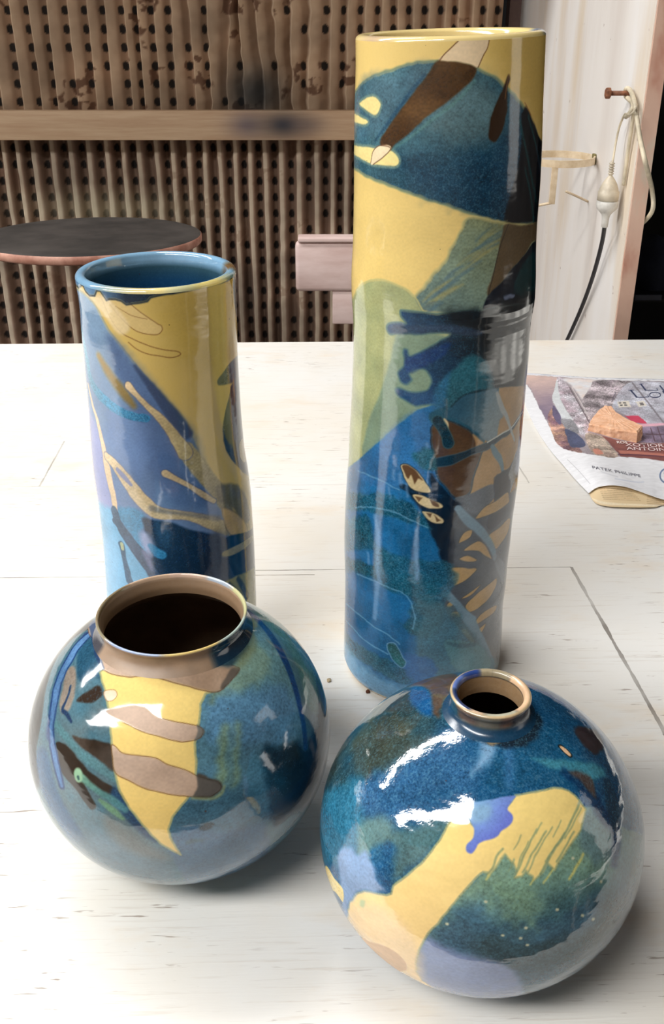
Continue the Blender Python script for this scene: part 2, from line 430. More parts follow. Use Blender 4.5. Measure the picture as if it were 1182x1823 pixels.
# side wall of the spray booth, seen on the right
XS = 0.4305; YB = 2.62; YN = 1.5
def wall_paint():
    m = new_mat('stained_white_panel'); N, L = nodes_of(m); b = N['Principled BSDF']
    tc = N.new('ShaderNodeTexCoord'); ob = tc.outputs['Object']
    vert = noise_n(N, L, mapping(N, L, ob, (1, 4, .8)), 1.3, 5, .5)
    c = ramp(N, L, vert, [(.3, lin((214, 205, 198))), (.5, lin((236, 232, 228))), (.7, lin((243, 242, 242)))])
    wm = noise_n(N, L, mapping(N, L, ob, (1, 7, 1.3), (2, 5, 1)), 1.2, 4, .5)
    c = mixc(N, L, mth(N, L, 'MULTIPLY', ramp(N, L, wm, [(.52, (0, 0, 0)), (.7, (1, 1, 1))]), .6), c, lin((214, 190, 152)))
    sm = noise_n(N, L, ob, 38, 3, .6)
    c = mixc(N, L, mth(N, L, 'MULTIPLY', ramp(N, L, sm, [(.72, (0, 0, 0)), (.75, (1, 1, 1))]), .5), c, lin((130, 100, 90)))
    L.new(c, b.inputs['Base Color']); b.inputs['Roughness'].default_value = .6
    return m
def wall_edge():
    m = new_mat('pinkish_panel_edge'); N, L = nodes_of(m); b = N['Principled BSDF']
    tc = N.new('ShaderNodeTexCoord'); ob = tc.outputs['Object']
    n = noise_n(N, L, mapping(N, L, ob, (1, 1, .5)), 14, 4, .55)
    c = ramp(N, L, n, [(.30, lin((176, 118, 98))), (.45, lin((206, 170, 152))), (.62, lin((214, 182, 164))), (.75, lin((190, 200, 186)))])
    L.new(c, b.inputs['Base Color']); b.inputs['Roughness'].default_value = .6
    return m
wr = box('wall_right', (XS, XS+.0215, YN+.0006, YB, FLOOR, 1.3), wall_paint()); tag(wr, kind='structure')
tr = box('trim_1', (XS+.001, XS+.0225, YN-.004, YN+.0006, FLOOR, 1.3), wall_edge()); tag(tr, kind='structure')
# pale timber lining at the far end of that wall
p = at_y(925, 20, YB)
tr = box('trim_2', (XS-.026, XS, YB-.05, YB, FLOOR, 1.3), plain('rosy_trim', (150, 122, 115), .7, 12)); tag(tr, kind='structure')
# unseen booth hood, added above the frame to shade the filters
hd = box('shade_hood', (-1.6, XS+.02, YN+.5, 2.75, .95, .97), plain('hood_grey', (120, 112, 105), .7, 5)); tag(hd, kind='structure')
# ================================================================== POTS
GL_TALL = glaze_mat('glaze_tall_vase', bump=.13); GL_CYL = glaze_mat('glaze_cylinder_vase', bump=.11)
GL_RND = glaze_mat('glaze_round_jar'); GL_BOT = glaze_mat('glaze_round_bottle', bump=.4)

class Cyl:
    def __init__(s, rows, D, zr, r_cut=None):
        Z = []; X = []; R = []
        for y, xl, xr in rows:
            v = (CY-y)/FPX; yc = cp+v*sp; zc = -sp+v*cp
            pl = math.atan(((xl-CX)/FPX)/yc); pr = math.atan(((xr-CX)/FPX)/yc)
            pc = (pl+pr)/2; de = (pr-pl)/2; dist = D/math.cos(pc)
            X.append(D*math.tan(pc)); R.append(dist*math.sin(de))
            tl = dist*math.cos(de)/math.hypot(yc, .5*((xl-CX)+(xr-CX))/FPX)
            Z.append(CAM_H+zc*tl)
        o = np.argsort(Z); s.Z = np.array(Z)[o]; s.Xs = np.array(X)[o]; s.Rs = np.array(R)[o]
        s.D = D; s.zr = zr; s.X0 = float(np.interp(0, s.Z, s.Xs)); s.Rm = float(s.Rs.mean())
    def xr(s, z):
        z = np.asarray(z, float); w = .004
        xs = sum(np.interp(z+k*w, s.Z, s.Xs) for k in (-1, 0, 1))/3
        rs = sum(np.interp(z+k*w, s.Z, s.Rs) for k in (-1, 0, 1))/3
        rs = rs-.0045*np.clip(1-z/.009, 0, 1)**2
        return xs, rs
    def un(s, px, py):
        d = ray(px, py); z = .2
        for _ in range(6):
            x, r = s.xr(z); ox, oy = -x, -s.D; dd = d[:2]; A = dd@dd; B = ox*dd[0]+oy*dd[1]; C = ox*ox+oy*oy-r*r
            disc = B*B-A*C
            if disc < 0: t = -B/A
            else: t = (-B-math.sqrt(disc))/A
            z = CAM_H+d[2]*t
        hx = d[0]*t-x; hy = d[1]*t-s.D
        th = math.atan2(hx, -hy)
        if disc < 0:
            rho = math.hypot(hx, hy)/r; th += math.copysign((rho-1)*3.0, th)
        return np.array([th*s.Rm, z])

def build_cyl(c, name, label, mat, lipw, tilt=0.0, pitch=.00046, wobble=0.0):
    root = tag(empty(name, (c.X0, c.D, 0)), label, 'vase')
    th = theta_samples(c.Rm, pitch, .0013); nt = len(th)
    nz = int(c.zr/pitch); z = np.concatenate([np.linspace(0.0006, c.zr-.0022, nz)])
    x, r = c.xr(z)
    TH, Z = np.meshgrid(th, z); X = np.tile(x[:, None], (1, nt)); R = np.tile(r[:, None], (1, nt))
    def put(R, Z, X, TH):
        zz = Z+tilt*(R*np.sin(TH))*np.clip(Z/c.zr, 0, 1)**6
        P = np.stack([X+R*np.sin(TH), c.D-R*np.cos(TH), zz], -1).reshape(-1, 3)
        return P
    P = put(R, Z, X, TH)
    A = np.column_stack([(TH*c.Rm).ravel(), P[:, 2]])
    me = grid_mesh('body', P, len(z), nt, wrap=True)
    body = link_mesh('body', me, mat, root)
    # lip, inside wall and inside floor
    rt = float(c.xr(c.zr)[1]); xt = float(c.xr(c.zr)[0]); zt = c.zr-.0022
    prof = []
    ra = float(c.xr(zt)[1])
    for k in range(13):
        a = PI*k/12; prof.append((ra-lipw/2+lipw/2*math.cos(a), zt+.0026*math.sin(a)))
    ri = ra-lipw
    for q in np.linspace(zt-.0015, .014, 60): prof.append((float(c.xr(q)[1])-lipw-.0006+.0005*math.sin(q*420), q))
    prof += [(ri*.93, .0095), (ri*.8, .008), (ri*.5, .0075), (.0005, .0075)]
    prof = np.array(prof); xs, _ = c.xr(prof[:, 1])
    th2 = th[::2]; TH2, Z2 = np.meshgrid(th2, prof[:, 1])
    P2 = put(np.tile(prof[:, 0:1], (1, len(th2))), Z2, np.tile(xs[:, None], (1, len(th2))), TH2)
    me2 = grid_mesh('rim', P2, len(prof), len(th2), wrap=True)
    rim = link_mesh('rim', me2, mat, root)
    # foot: underside disc with unglazed ring
    pf = [(float(c.xr(.0006)[1]), .0006), (float(c.xr(0)[1])-.001, 0.0), (float(c.xr(0)[1])-.006, 0.0), (float(c.xr(0)[1])-.008, .002), (.0005, .0025)]
    Mx = __import__('mathutils').Matrix.Translation((c.X0, c.D, 0))
    lathe('foot', pf, 96, CLAY, root, Mx)
    return root, body, rim, A, P, (TH2.ravel(), P2, np.repeat(np.arange(len(prof)), len(th2)))
CLAY = plain('bare_clay', (205, 178, 135), .75, 60)

# ---------------------------------------------------------------- tall vase
rows = [(51, 632.6, 972.7), (119, 633, 970), (190, 631, 967), (261, 630, 965.6), (332, 630, 962), (396, 629, 956.7), (438, 628, 955), (491, 625, 955),
        (534, 626, 953), (551, 628, 948), (587, 629, 944), (633, 628.7, 941.8), (676, 627, 937), (704, 626, 935), (740, 624, 932), (782, 621.5, 928),
        (829, 620, 924.7), (846, 618, 923), (889, 615.5, 917), (906, 614.5, 914), (960, 612.7, 908.7), (985, 613, 905), (1027, 614.5, 901.6),
        (1066, 614, 896), (1120, 613, 894.5), (1165, 612, 890)]
TALL = Cyl(rows, .637, .4365)
t_root, t_body, t_rim, A, P, rimd = build_cyl(TALL, 'tall_vase', 'tallest pot, a straight yellow and blue glazed vase behind the small-necked round bottle', GL_TALL, .0075, tilt=.030)
p = Painter(A, P, TALL.un, (232, 200, 116), .1, .06)
Y2 = (240, 214, 140)
p.poly([(600, 330), (740, 360), (860, 400), (800, 470), (740, 540), (600, 560)], (238, 206, 120), soft=8, wob=3, alpha=.6)
p.poly([(870, 30), (1020, 30), (1020, 300), (930, 190), (880, 120)], (196, 160, 70), soft=12, wob=3, alpha=.6)
# blue-teal dome
dome = [(610, 190), (633, 161), (651, 144), (687, 126), (729, 113.5), (779, 109), (822, 112), (854, 124), (886, 142), (914, 167), (935, 197), (953, 229), (964, 257),
        (990, 300), (990, 400), (955, 394), (935, 400), (893, 396), (850, 385), (800, 368), (740, 348), (687, 328.5), (651, 314), (632.6, 302), (606, 290)]
p.poly(dome, (72, 112, 122), (20, 62, 88), gp=((680, 140), (830, 380)), soft=.7, wob=.5, mott=.25, grain=.55, edge=(120, 140, 112), edge_w=1.1)
p.poly([(640, 150), (700, 130), (770, 118), (720, 190), (660, 240), (636, 240)], (74, 106, 126), soft=5, wob=2, alpha=.55, mott=.3, grain=.4)
p.poly([(800, 150), (860, 140), (890, 190), (880, 240), (830, 260), (770, 240), (760, 220)], (88, 112, 116), soft=8, wob=2, alpha=.75, mott=.3, grain=.5)
p.poly([(700, 285), (800, 290), (890, 270), (930, 300), (920, 385), (850, 375), (760, 345)], (16, 58, 86), soft=8, wob=3, alpha=.6, mott=.3, grain=.7)
p.stroke([(740, 180), (770, 215), (830, 175)], [3, 3, 3], (100, 130, 120), alpha=.0)
for hole in ([(638.6, 183), (663.5, 170), (679.5, 186), (669, 208), (652, 199)], [(626, 199), (637, 203), (656, 215), (651, 224), (632, 220), (622, 218)],
             [(610, 256), (632, 257), (665, 261), (694, 264.5), (711.5, 282), (708, 296.5), (687, 298), (658, 293), (632, 279), (610, 270)]):
    p.poly(hole, (245, 222, 140), soft=.4, wob=.3, grain=.05, edge=(110, 140, 130), edge_w=1.2)
p.poly([(779, 109), (811, 109), (830, 113), (848, 122), (839, 144), (807, 172), (765, 204), (733, 232.5), (704, 257), (694, 268), (676, 254), (701, 211), (733, 169), (758, 137)],
       (66, 42, 20), (84, 58, 30), soft=.8, wob=.3, mott=.35, grain=.05, rough=.16)
p.stroke([(698, 266), (735, 240), (770, 212), (812, 180), (846, 143)], [2, 3, 3.5, 3.5, 2], (92, 140, 135), soft=1.0, alpha=.55)
p.stroke([(668, 250), (697, 211), (729, 167), (756, 134)], [2, 4, 4, 3], (22, 62, 92), soft=1.2, alpha=.7)
bare = [(782.6, 108), (792, 96), (804, 84), (822, 68), (834, 62), (850, 58), (866, 59), (871, 66), (868, 84), (861, 98), (851, 120), (836, 114), (811, 109)]
p.poly(bare, (226, 200, 158), soft=.5, grain=.02, rough=.3)
p.line(bare[:1]+bare[1:11], (110, 70, 36), 1.0)
p.poly([(665, 268), (676, 259), (690, 259), (695.5, 264.5), (683, 279), (663.5, 293), (660, 288)], (240, 218, 176), soft=.4, grain=.02)
p.line([(660, 290), (664, 270), (676, 259), (695, 264), (683, 279), (664, 293)], (100, 60, 40), .8)
p.poly([(710, 71), (729, 64), (765, 60), (765, 67), (733, 71), (715, 74)], (236, 216, 180), soft=.4); p.line([(765, 60), (729, 64), (710, 71), (715, 74), (735, 71), (765, 67)], (130, 90, 50), .7)
p.poly([(905, 133), (908, 142), (903, 158), (903, 190), (897, 222), (886, 248), (878, 252), (869.6, 243), (872, 215), (882, 185), (895, 158)], (48, 30, 16), soft=.8, grain=.05, rough=.16)
p.line([(899, 176), (902, 152), (906, 134)], (120, 80, 40), .9)
p.poly([(935, 190), (948, 214), (962, 250), (985, 290), (985, 410), (950, 396), (900, 398), (905, 360), (922, 300), (930, 240), (928, 210)], (14, 18, 28), soft=1.2, wob=.6, grain=.1)
for q in ([(925, 215), (935, 260), (947, 320), (955, 360)], [(940, 205), (952, 250), (962, 300)], [(935, 300), (945, 350), (950, 392)]):
    p.stroke(q, [2.5, 3, 4], (16, 78, 82), soft=1.2, alpha=.8)
p.stroke([(955, 262), (962, 320), (958, 380)], [2, 3, 2], (66, 46, 76), soft=1, alpha=.6)
p.line([(945, 205), (938, 190), (934, 183)], (150, 90, 50), .8)
# streaky green-blue band
p.poly([(830, 392), (855, 388), (893, 397), (935, 402), (985, 402), (985, 440), (900, 490), (880, 540), (830, 560), (760, 556), (726, 552), (740, 527), (779, 480), (807, 438)],
       (128, 138, 104), (98, 122, 118), gp=((860, 400), (760, 550)), soft=1.0, wob=.8, mott=.3, grain=.3, edge=(206, 190, 120), edge_w=1.2)
random.seed(3)
for k in range(26):
    t = random.random(); u_ = random.random()
    bx = 745+t*115+random.uniform(-6, 6); by = 545-t*130+u_*30
    ln = random.uniform(25, 60); c_ = random.choice([(82, 112, 122), (90, 118, 128), (150, 148, 96), (164, 156, 98), (70, 98, 118)])
    p.stroke([(bx, by), (bx+ln*.5, by-ln*.42), (bx+ln, by-ln*.7)], [1.5, 3, 1.5], c_, soft=1.0, alpha=.55)
p.poly([(901, 399), (930, 402), (957, 396), (985, 398), (985, 420), (950, 428), (935, 452), (910, 480), (893, 502), (871, 526), (868, 515), (880, 480), (888, 445), (894, 418)], (92, 76, 54), soft=.8, mott=.15, grain=.05)
p.line([(905, 400), (890, 440), (878, 490), (869, 525)], (60, 52, 44), 1.0)
p.poly([(985, 420), (953, 428), (935, 452), (910, 480), (893, 502), (871, 523), (861, 545), (866, 560), (893, 552), (921, 545), (953, 535), (985, 530)], (14, 22, 36), soft=.8, mott=.2, grain=.15)
p.poly([(935, 465), (952, 450), (950, 520), (925, 528), (915, 505)], (10, 58, 62), soft=2, alpha=.8)
p.stroke([(957, 440), (956, 480), (953, 530)], 4, (58, 42, 50), soft=1.0, alpha=.8)
p.poly([(896, 526), (912, 522), (914, 528), (900, 533)], (120, 132, 160), soft=.8, wob=.8, alpha=.8)
# sage lobe
sage = [(600, 545), (626, 533), (637, 512), (651, 502), (672, 497.5), (697, 503.5), (722, 514), (740, 530), (760, 560), (820, 600), (800, 690), (743, 729), (694, 768), (647, 811), (600, 850)]
p.poly(sage, (172, 176, 124), (160, 168, 120), soft=.9, wob=.3, mott=.12, grain=.18, edge=(196, 188, 118), edge_w=.8)
p.poly([(711, 590), (760, 590), (830, 620), (800, 700), (743, 733), (694, 772), (647, 815), (650, 775), (662, 735), (676, 700), (692, 650)], (122, 146, 124), soft=1.6, wob=.5, mott=.12, grain=.2, alpha=.95)
# whole lower blue ground
p.poly([(560, 880), (620, 833), (647, 811), (694, 768), (744, 729), (790, 715), (850, 690), (990, 680), (990, 1300), (560, 1300)], (28, 106, 164), (18, 92, 142), soft=.8, wob=.3, mott=.2, grain=.35, smooth=False)
p.poly([(744, 729), (694, 768), (647, 815), (640, 850), (700, 870), (770, 860), (775, 800), (765, 750)], (56, 112, 172), soft=3, wob=1, alpha=.6, mott=.25)
# dark hands
D1 = [(711.5, 553), (722, 552), (779, 558), (829, 551.5), (861, 551), (894, 546), (953, 536), (990, 530), (990, 700), (945, 694), (887, 692), (857, 694), (829, 701), (807, 715), (800, 733),
      (779, 722), (750.6, 722), (736, 722), (708, 704), (702.6, 693.6), (711.5, 690), (733, 697), (757.7, 693.6), (768, 676), (757.7, 660), (736, 658), (729, 665), (734, 676), (724, 685),
      (711.5, 679), (708, 661.6), (720, 647.5), (717, 622.5), (725.7, 622.5), (733, 633), (779, 608), (800, 596), (793, 592), (750.6, 595), (715, 594), (693.7, 595), (688, 583.5), (693.7, 574.6), (711.5, 572.8), (722, 574.6), (713, 562)]
p.poly(D1, (26, 70, 112), (16, 38, 52), gp=((725, 640), (840, 600)), soft=.8, wob=.4, mott=.25, grain=.35, edge=(96, 130, 120), edge_w=.9)
p.poly([(800, 552), (870, 548), (990, 530), (990, 690), (890, 690), (868, 650), (850, 600), (820, 585), (800, 570)], (12, 18, 24), soft=5, wob=1.5, alpha=.85, mott=.2, grain=.1)
p.poly([(722, 640), (760, 625), (800, 610), (792, 632), (760, 650), (728, 665)], (22, 60, 122), soft=1.4, alpha=.7, mott=.3, grain=.4)
p.poly([(702, 578), (740, 580), (800, 578), (860, 590), (840, 600), (790, 590), (735, 594), (700, 592)], (42, 62, 88), soft=1.6, alpha=.8, mott=.3)
# teal middle and grey-blue web
p.poly([(800, 665), (836, 633), (864, 640), (876, 669), (880, 692), (857, 706), (825, 712), (807, 724), (793, 745), (779, 740), (774, 700)], (34, 92, 108), soft=2, wob=.8, mott=.3, grain=.5)
p.poly([(779, 690), (800, 665), (795, 700), (790, 740), (775, 745), (766, 720)], (40, 104, 150), soft=2, alpha=.7, mott=.3, grain=.5)
p.stroke([(880, 694), (850, 697), (825, 706), (808, 722), (800, 735)], [2, 2.5, 3, 4, 5], (18, 52, 66), soft=.8)
p.poly([(766, 735), (800, 725), (820, 742), (850, 770), (878, 795), (870, 820), (850, 815), (830, 790), (800, 760), (770, 755)], (30, 82, 104), soft=1, grain=.3)
# tan ground on the right
tan = (176, 138, 84)
p.poly([(889, 690), (935, 686), (985, 684), (985, 820), (930, 850), (918, 890), (910, 930), (900, 985), (880, 1000), (850, 960), (840, 900), (836, 878), (843, 850), (853, 818), (861, 797), (866, 770), (880, 740)], tan, (158, 122, 72), soft=.6, mott=.12, grain=.06, smooth=False)
# brown pool
brown = [(768, 761), (779, 749), (790, 747), (814.5, 754), (832, 764), (843, 772), (856, 790), (861, 797), (858, 806), (853, 822), (843, 850), (836, 878), (811, 887), (793, 867.5), (779, 850), (772, 825), (768, 793)]
p.poly(brown, (92, 66, 42), (76, 52, 34), soft=.7, mott=.2, grain=.06, edge=(24, 44, 60), edge_w=.8)
p.poly([(843, 772), (846, 785), (850, 800), (870, 800), (862, 790)], (182, 142, 92), soft=.8)
p.poly([(789, 745), (797, 750), (800, 765), (805, 780), (798, 785), (792, 765)], (206, 184, 140), soft=.4, wob=.4)
# web of grey-blue and navy lines
wedge = [(829, 704), (857, 697), (882, 691), (889, 704), (896, 740), (889, 750.5), (881, 789.6), (861, 782), (845, 766), (815, 747), (795, 740), (807, 722)]
p.poly(wedge, (38, 84, 108), (112, 132, 140), gp=((820, 730), (885, 740)), soft=.8, wob=.4, mott=.2, grain=.15)
p.stroke([(779, 749), (793, 772), (798.5, 789.6)], [9, 8, 9], (16, 48, 62), soft=.5, grain=.3, edge=(50, 90, 100))
p.stroke([(773.7, 824), (800, 820), (822, 812), (843, 803), (866, 795), (875, 789.6), (893, 777), (910, 765), (930, 733), (945, 712)], [8, 9, 6, 5, 6, 5, 3, 3, 2.5, 2], (20, 50, 66), soft=.5, edge=(70, 92, 104), edge_w=.5)
p.stroke([(868, 788), (893, 772), (912, 760), (932, 730)], [1.4, 1.5, 1.4, 1.2], (190, 194, 186), soft=.3)
p.stroke([(885, 700), (893, 725), (901, 740), (908, 760), (916, 784)], [3, 5, 4, 3, 2], (156, 164, 166), soft=.5)
p.stroke([(876, 795), (883, 808), (891, 820), (896, 842)], [4, 6, 5, 3], (96, 128, 142), soft=.5)
p.poly([(926, 775), (921, 800), (907, 832), (896, 838), (884, 850), (878, 866), (880, 890), (898, 884), (905, 868), (912, 846), (926, 818), (945, 790)], (22, 46, 66), soft=.5, mott=.2)
p.poly([(921, 800), (940, 780), (940, 830), (918, 852), (906, 882), (902, 862), (908, 836), (914, 818)], (140, 146, 150), soft=.6, mott=.2)
grey = [(811, 887), (836, 880), (852, 872), (878, 862), (880, 885), (864, 904), (848, 924), (835, 925), (815, 918), (805, 905)]
p.poly(grey, (80, 90, 102), soft=.7, mott=.2)
gbg = [(800, 905), (850, 915), (885, 900), (918, 870), (990, 860), (990, 1250), (870, 1240), (855, 1180), (835, 1140), (800, 1100), (790, 1080), (795, 1050), (797, 1010), (805, 960)]
p.poly(gbg, (58, 68, 80), (106, 108, 110), gp=((810, 1000), (910, 1100)), soft=1.2, wob=.5, mott=.15, grain=.06, smooth=False)
p.poly([(880, 850), (906, 850), (905, 900), (890, 930), (872, 945), (868, 930), (880, 900)], (26, 36, 54), soft=1.2, wob=.6)
nav = [(765, 843), (779, 857), (800, 880), (811, 892), (822, 905), (812, 920), (807, 931.5), (809, 960), (804, 1010), (790, 1006), (782, 985), (779, 970.6), (765, 942), (750.6, 910), (734, 890), (722, 875), (715, 867.5), (728, 872), (743.5, 878), (765, 880)]
p.poly(nav, (8, 28, 50), (14, 22, 34), soft=1.4, wob=.6, mott=.2, grain=.15)
p.stroke([(716, 866), (745, 876), (785, 884)], [5, 5, 4], (14, 40, 66), soft=.6)
cream = (206, 184, 134)
for q in ([(713, 828), (725.7, 826), (743.5, 839), (756, 856), (768, 875), (754, 877), (735, 872), (725, 862), (717, 843)], [(733, 881), (750.6, 881), (772, 890), (787, 898), (788, 904), (775, 906), (760, 904), (743.5, 896)],
          [(750, 911), (764, 911), (778, 916), (790, 924), (789, 932), (775, 932), (762, 926)]):
    p.poly(q, cream, soft=.4, wob=.3, mott=.15, grain=.03, edge=(30, 30, 30), edge_w=.5)
p.poly([(716, 829), (728, 828), (742, 840), (752, 856), (744, 852), (738, 862), (733, 846), (726, 852)], (98, 66, 40), soft=.6, wob=.5)
for q in ([(738, 884), (744, 893), (752, 886)], [(765, 889), (772, 900), (782, 902), (776, 893)], [(758, 913), (766, 922), (770, 915)], [(774, 918), (778, 929), (786, 926)]):
    p.poly(q, (104, 76, 48), soft=.5, wob=.4)
leaf = (178, 142, 84)
for q in ([(846.5, 923), (861, 904), (882, 892), (903, 876), (906, 884), (905, 896), (885.6, 910), (864, 919)], [(870, 953), (889, 938.6), (907, 921), (907, 935), (901.6, 953), (890, 970), (882, 978), (873, 966)],
          [(816, 966), (825, 949), (839, 943), (840, 950), (836, 957), (824, 964)], [(825, 979.5), (850, 963.5), (864, 970), (873, 988), (875, 995.5), (864, 990), (850, 981)],
          [(818, 994), (832, 989), (848, 995), (846, 999), (832, 1000), (822, 998)], [(802, 1013), (811, 1010), (848, 1011), (842, 1022), (829, 1033), (815, 1040), (807, 1042), (804, 1028)],
          [(821.6, 1065), (840, 1052), (856, 1041), (843, 1056), (830, 1064)], [(829, 1077), (850, 1056), (870, 1040), (884, 1029), (882, 1045), (870, 1066), (855, 1080), (840, 1089), (833, 1088)],
          [(795, 1079), (800, 1072), (810, 1070), (808, 1076), (800, 1083)], [(802, 1096), (806, 1089), (818, 1089), (822, 1096), (816, 1100), (808, 1099)],
          [(845, 1113), (852, 1098), (866, 1086), (884, 1077), (880, 1090), (864, 1102)], [(852, 1121), (858, 1115), (865, 1110), (860, 1122), (856, 1126)], [(821, 1121.6), (829, 1119), (838, 1130), (845, 1141), (840, 1145), (830, 1135)]):
    p.poly(q, leaf, soft=.4, wob=.2, mott=.12, grain=.04, edge=(54, 58, 62), edge_w=.5)
p.stroke([(812, 1005), (840, 1008), (856, 998), (850, 986), (826, 984)], [3, 4, 4, 3.5, 3], (62, 72, 84), soft=.6)
for q, r in (([(815, 905), (832, 925), (850, 940), (864, 956), (876, 975), (881, 993)], [6, 8, 7, 6, 5, 4]), ([(793, 1056), (812, 1074), (824, 1090), (838, 1106)], [8, 6, 7, 9]), ([(838, 1106), (846, 1122), (856, 1142), (866, 1162), (877, 1188)], [9, 7, 8, 7, 7])):
    p.stroke(q, r, (104, 138, 158), soft=.8, alpha=.95, mott=.15)
p.stroke([(880, 990), (892, 1010), (898, 1030)], [4, 8, 9], (120, 130, 140), soft=1.2, alpha=.6)
# teal bands over the blue
teal = (20, 80, 106)
for q in ([(590, 880), (640, 878), (697, 880), (750.6, 917), (768, 942), (750, 938), (704, 924), (662, 910), (640, 910), (590, 905)],
          [(590, 930), (638.6, 921), (654.6, 917), (662, 949), (669, 970.6), (650, 978), (590, 974)],
          [(669, 972), (697, 986), (740, 997), (793, 999), (812, 1027), (798, 1056), (785, 1102), (765, 1130), (736, 1127), (737, 1084), (722, 1059), (687, 1049), (651, 1024), (600, 1013), (590, 995), (633, 997), (662, 1008)],
          [(610, 1120), (626, 1137), (669, 1166), (700, 1180), (735, 1200), (722, 1219), (690, 1205), (650, 1182), (620, 1160)],
          [(735, 1070), (765, 1060), (790, 1090), (775, 1130), (745, 1135), (722, 1120), (728, 1095)]):
    p.poly(q, teal, (26, 92, 112), soft=2.0, wob=1.6, alpha=.85, mott=.45, grain=1.0)
p.poly([(740, 1065), (800, 1080), (830, 1110), (860, 1150), (890, 1195), (860, 1225), (780, 1225), (750, 1200), (740, 1150), (750, 1110)], (66, 108, 124), soft=3, wob=1.5, alpha=.85, mott=.3, grain=.5)
p.poly([(793, 1141), (843, 1145), (861, 1155), (875, 1184), (850, 1195), (811, 1191), (800, 1170)], (84, 132, 142), soft=1.2, wob=.6, alpha=.8, mott=.2)
p.stroke([(797, 1145), (820, 1150), (845, 1148)], [3, 4, 3], (52, 92, 108), soft=1, alpha=.8)
p.poly([(600, 1130), (640, 1180), (700, 1215), (760, 1235), (760, 1290), (600, 1260)], (108, 158, 192), soft=4, wob=2, alpha=.75, mott=.2, grain=.4)
p.poly([(715, 1170), (770, 1175), (775, 1205), (745, 1215), (722, 1200)], (38, 98, 160), soft=2, wob=1.5, alpha=.8, mott=.3, grain=.3)
p.poly([(690, 1148), (704, 1148), (716, 1168), (722, 1180), (714, 1188), (700, 1176), (693, 1164)], (26, 100, 108), soft=.7, wob=.5, mott=.35, grain=.9, edge=(116, 160, 196), edge_w=.7)
for q in ([(633, 903), (662, 903), (704, 912), (735, 928), (762, 940)], [(636, 1022), (665, 1034), (690, 1045), (722, 1060), (738, 1095), (735, 1120)], [(616, 1075), (640, 1095), (665, 1115), (690, 1130), (712, 1148)],
          [(637, 838), (670, 852), (710, 872)], [(616, 1105), (650, 1140), (690, 1165)]):
    p.stroke(q, 1.3, (112, 168, 204), soft=.5, wob=.5, alpha=.65)
for q, r in (([(668, 918), (673, 960), (672, 1000), (675, 1035)], 4), ([(741, 942), (742, 985), (742, 1030)], 3.5), ([(655, 985), (656, 1003)], 2.5), ([(712, 845), (714, 862)], 2.5), ([(700, 838), (702, 854)], 2), ([(723, 862), (724, 884)], 2), ([(672, 1040), (669, 1075), (667, 1100)], 4), ([(692, 868), (694, 885)], 2), ([(760, 790), (762, 812)], 3)):
    p.stroke(q, r, (120, 160, 204), soft=1.2, wob=.6, alpha=.6)
p.poly([(735, 805), (770, 800), (775, 835), (750, 832), (738, 822)], (26, 96, 112), soft=1.5, wob=1, alpha=.8, grain=1)
# unglazed foot line
fz = P[:, 2]; w = np.clip((.0035-fz)/.001, 0, 1); p.c = p.c*(1-w[:, None])+np.array((226, 200, 150))*w[:, None]
# plain continuation on the side nobody sees from here
set_attr(t_body.data, pot(p.c), p.r, p.g)
def paint_rim(rim, rimd, fn):
    th, P2, ring = rimd; th = (th+PI) % (2*PI)-PI
    c, r, g = fn(th, P2, ring); set_attr(rim.data, c, r, g)
def rim_tall(th, P2, ring):
    n = len(th); c = np.tile(np.array((240, 216, 150.)), (n, 1)); c[ring > 16] = (196, 164, 96)
    w = np.clip(1-np.abs(th-1.45)/.35, 0, 1)*(ring < 14); c = c*(1-w[:, None])+np.array((120, 150, 205.))*w[:, None]
    w = np.clip(1-np.abs(th+1.0)/.4, 0, 1)*(ring < 14)*.5; c = c*(1-w[:, None])+np.array((170, 140, 140.))*w[:, None]
    return c, np.full(n, .12), np.full(n, .05)
paint_rim(t_rim, rimd, rim_tall)

# ---------------------------------------------------------------- left cylinder vase
rows = [(483, 132, 420.5), (500, 133.5, 420.5), (521, 139, 420.5), (555, 142, 421.5), (589, 144, 422.5), (623, 148, 423), (657, 150.8, 424.5), (691, 154, 426.6), (725, 157, 428.5), (758, 159, 431), (800, 162, 435),
        (831, 165.5, 440), (849, 168, 443), (881, 173, 447), (915, 177, 449), (949, 181, 451.5), (1000, 185, 454), (1061, 188.7, 456), (1100, 190, 457)]
CYLV = Cyl(rows, .628, .3035)
c_root, c_body, c_rim, A, P, rimd = build_cyl(CYLV, 'cylinder_vase', 'blue-rimmed cylindrical vase with yellow shoulder, behind the wide-mouthed round jar', GL_CYL, .0062)
p = Painter(A, P, CYLV.un, (208, 176, 92), .1, .06)
p.poly([(290, 520), (430, 500), (430, 640), (360, 660), (300, 600)], (190, 158, 66), soft=14, wob=4, alpha=.6)
blue = [(100, 490), (122, 498), (135.5, 511), (152, 524), (168, 541), (182, 565), (195, 589), (235, 640), (262, 674), (290, 708), (333, 762), (350, 800), (365, 840), (385, 882), (396, 900), (404, 940), (411, 960), (440, 960), (470, 960), (470, 1140), (90, 1140)]
p.poly(blue, (118, 148, 178), (92, 118, 158), gp=((200, 560), (260, 880)), soft=1.2, wob=.2, mott=.1, grain=.12, edge=(150, 146, 110), edge_w=1.0)
p.poly([(195, 600), (235, 640), (290, 708), (345, 775), (360, 830), (385, 885), (350, 905), (300, 890), (250, 800), (230, 720), (200, 650)], (70, 96, 140), soft=6, wob=1, alpha=.85, mott=.12)
p.poly([(120, 690), (160, 730), (185, 800), (195, 870), (205, 905), (170, 920), (120, 900)], (136, 142, 190), soft=4, wob=1, alpha=.85)
p.poly([(200, 720), (235, 745), (262, 770), (255, 850), (225, 830), (190, 790)], (100, 130, 180), soft=6, wob=1, alpha=.6)
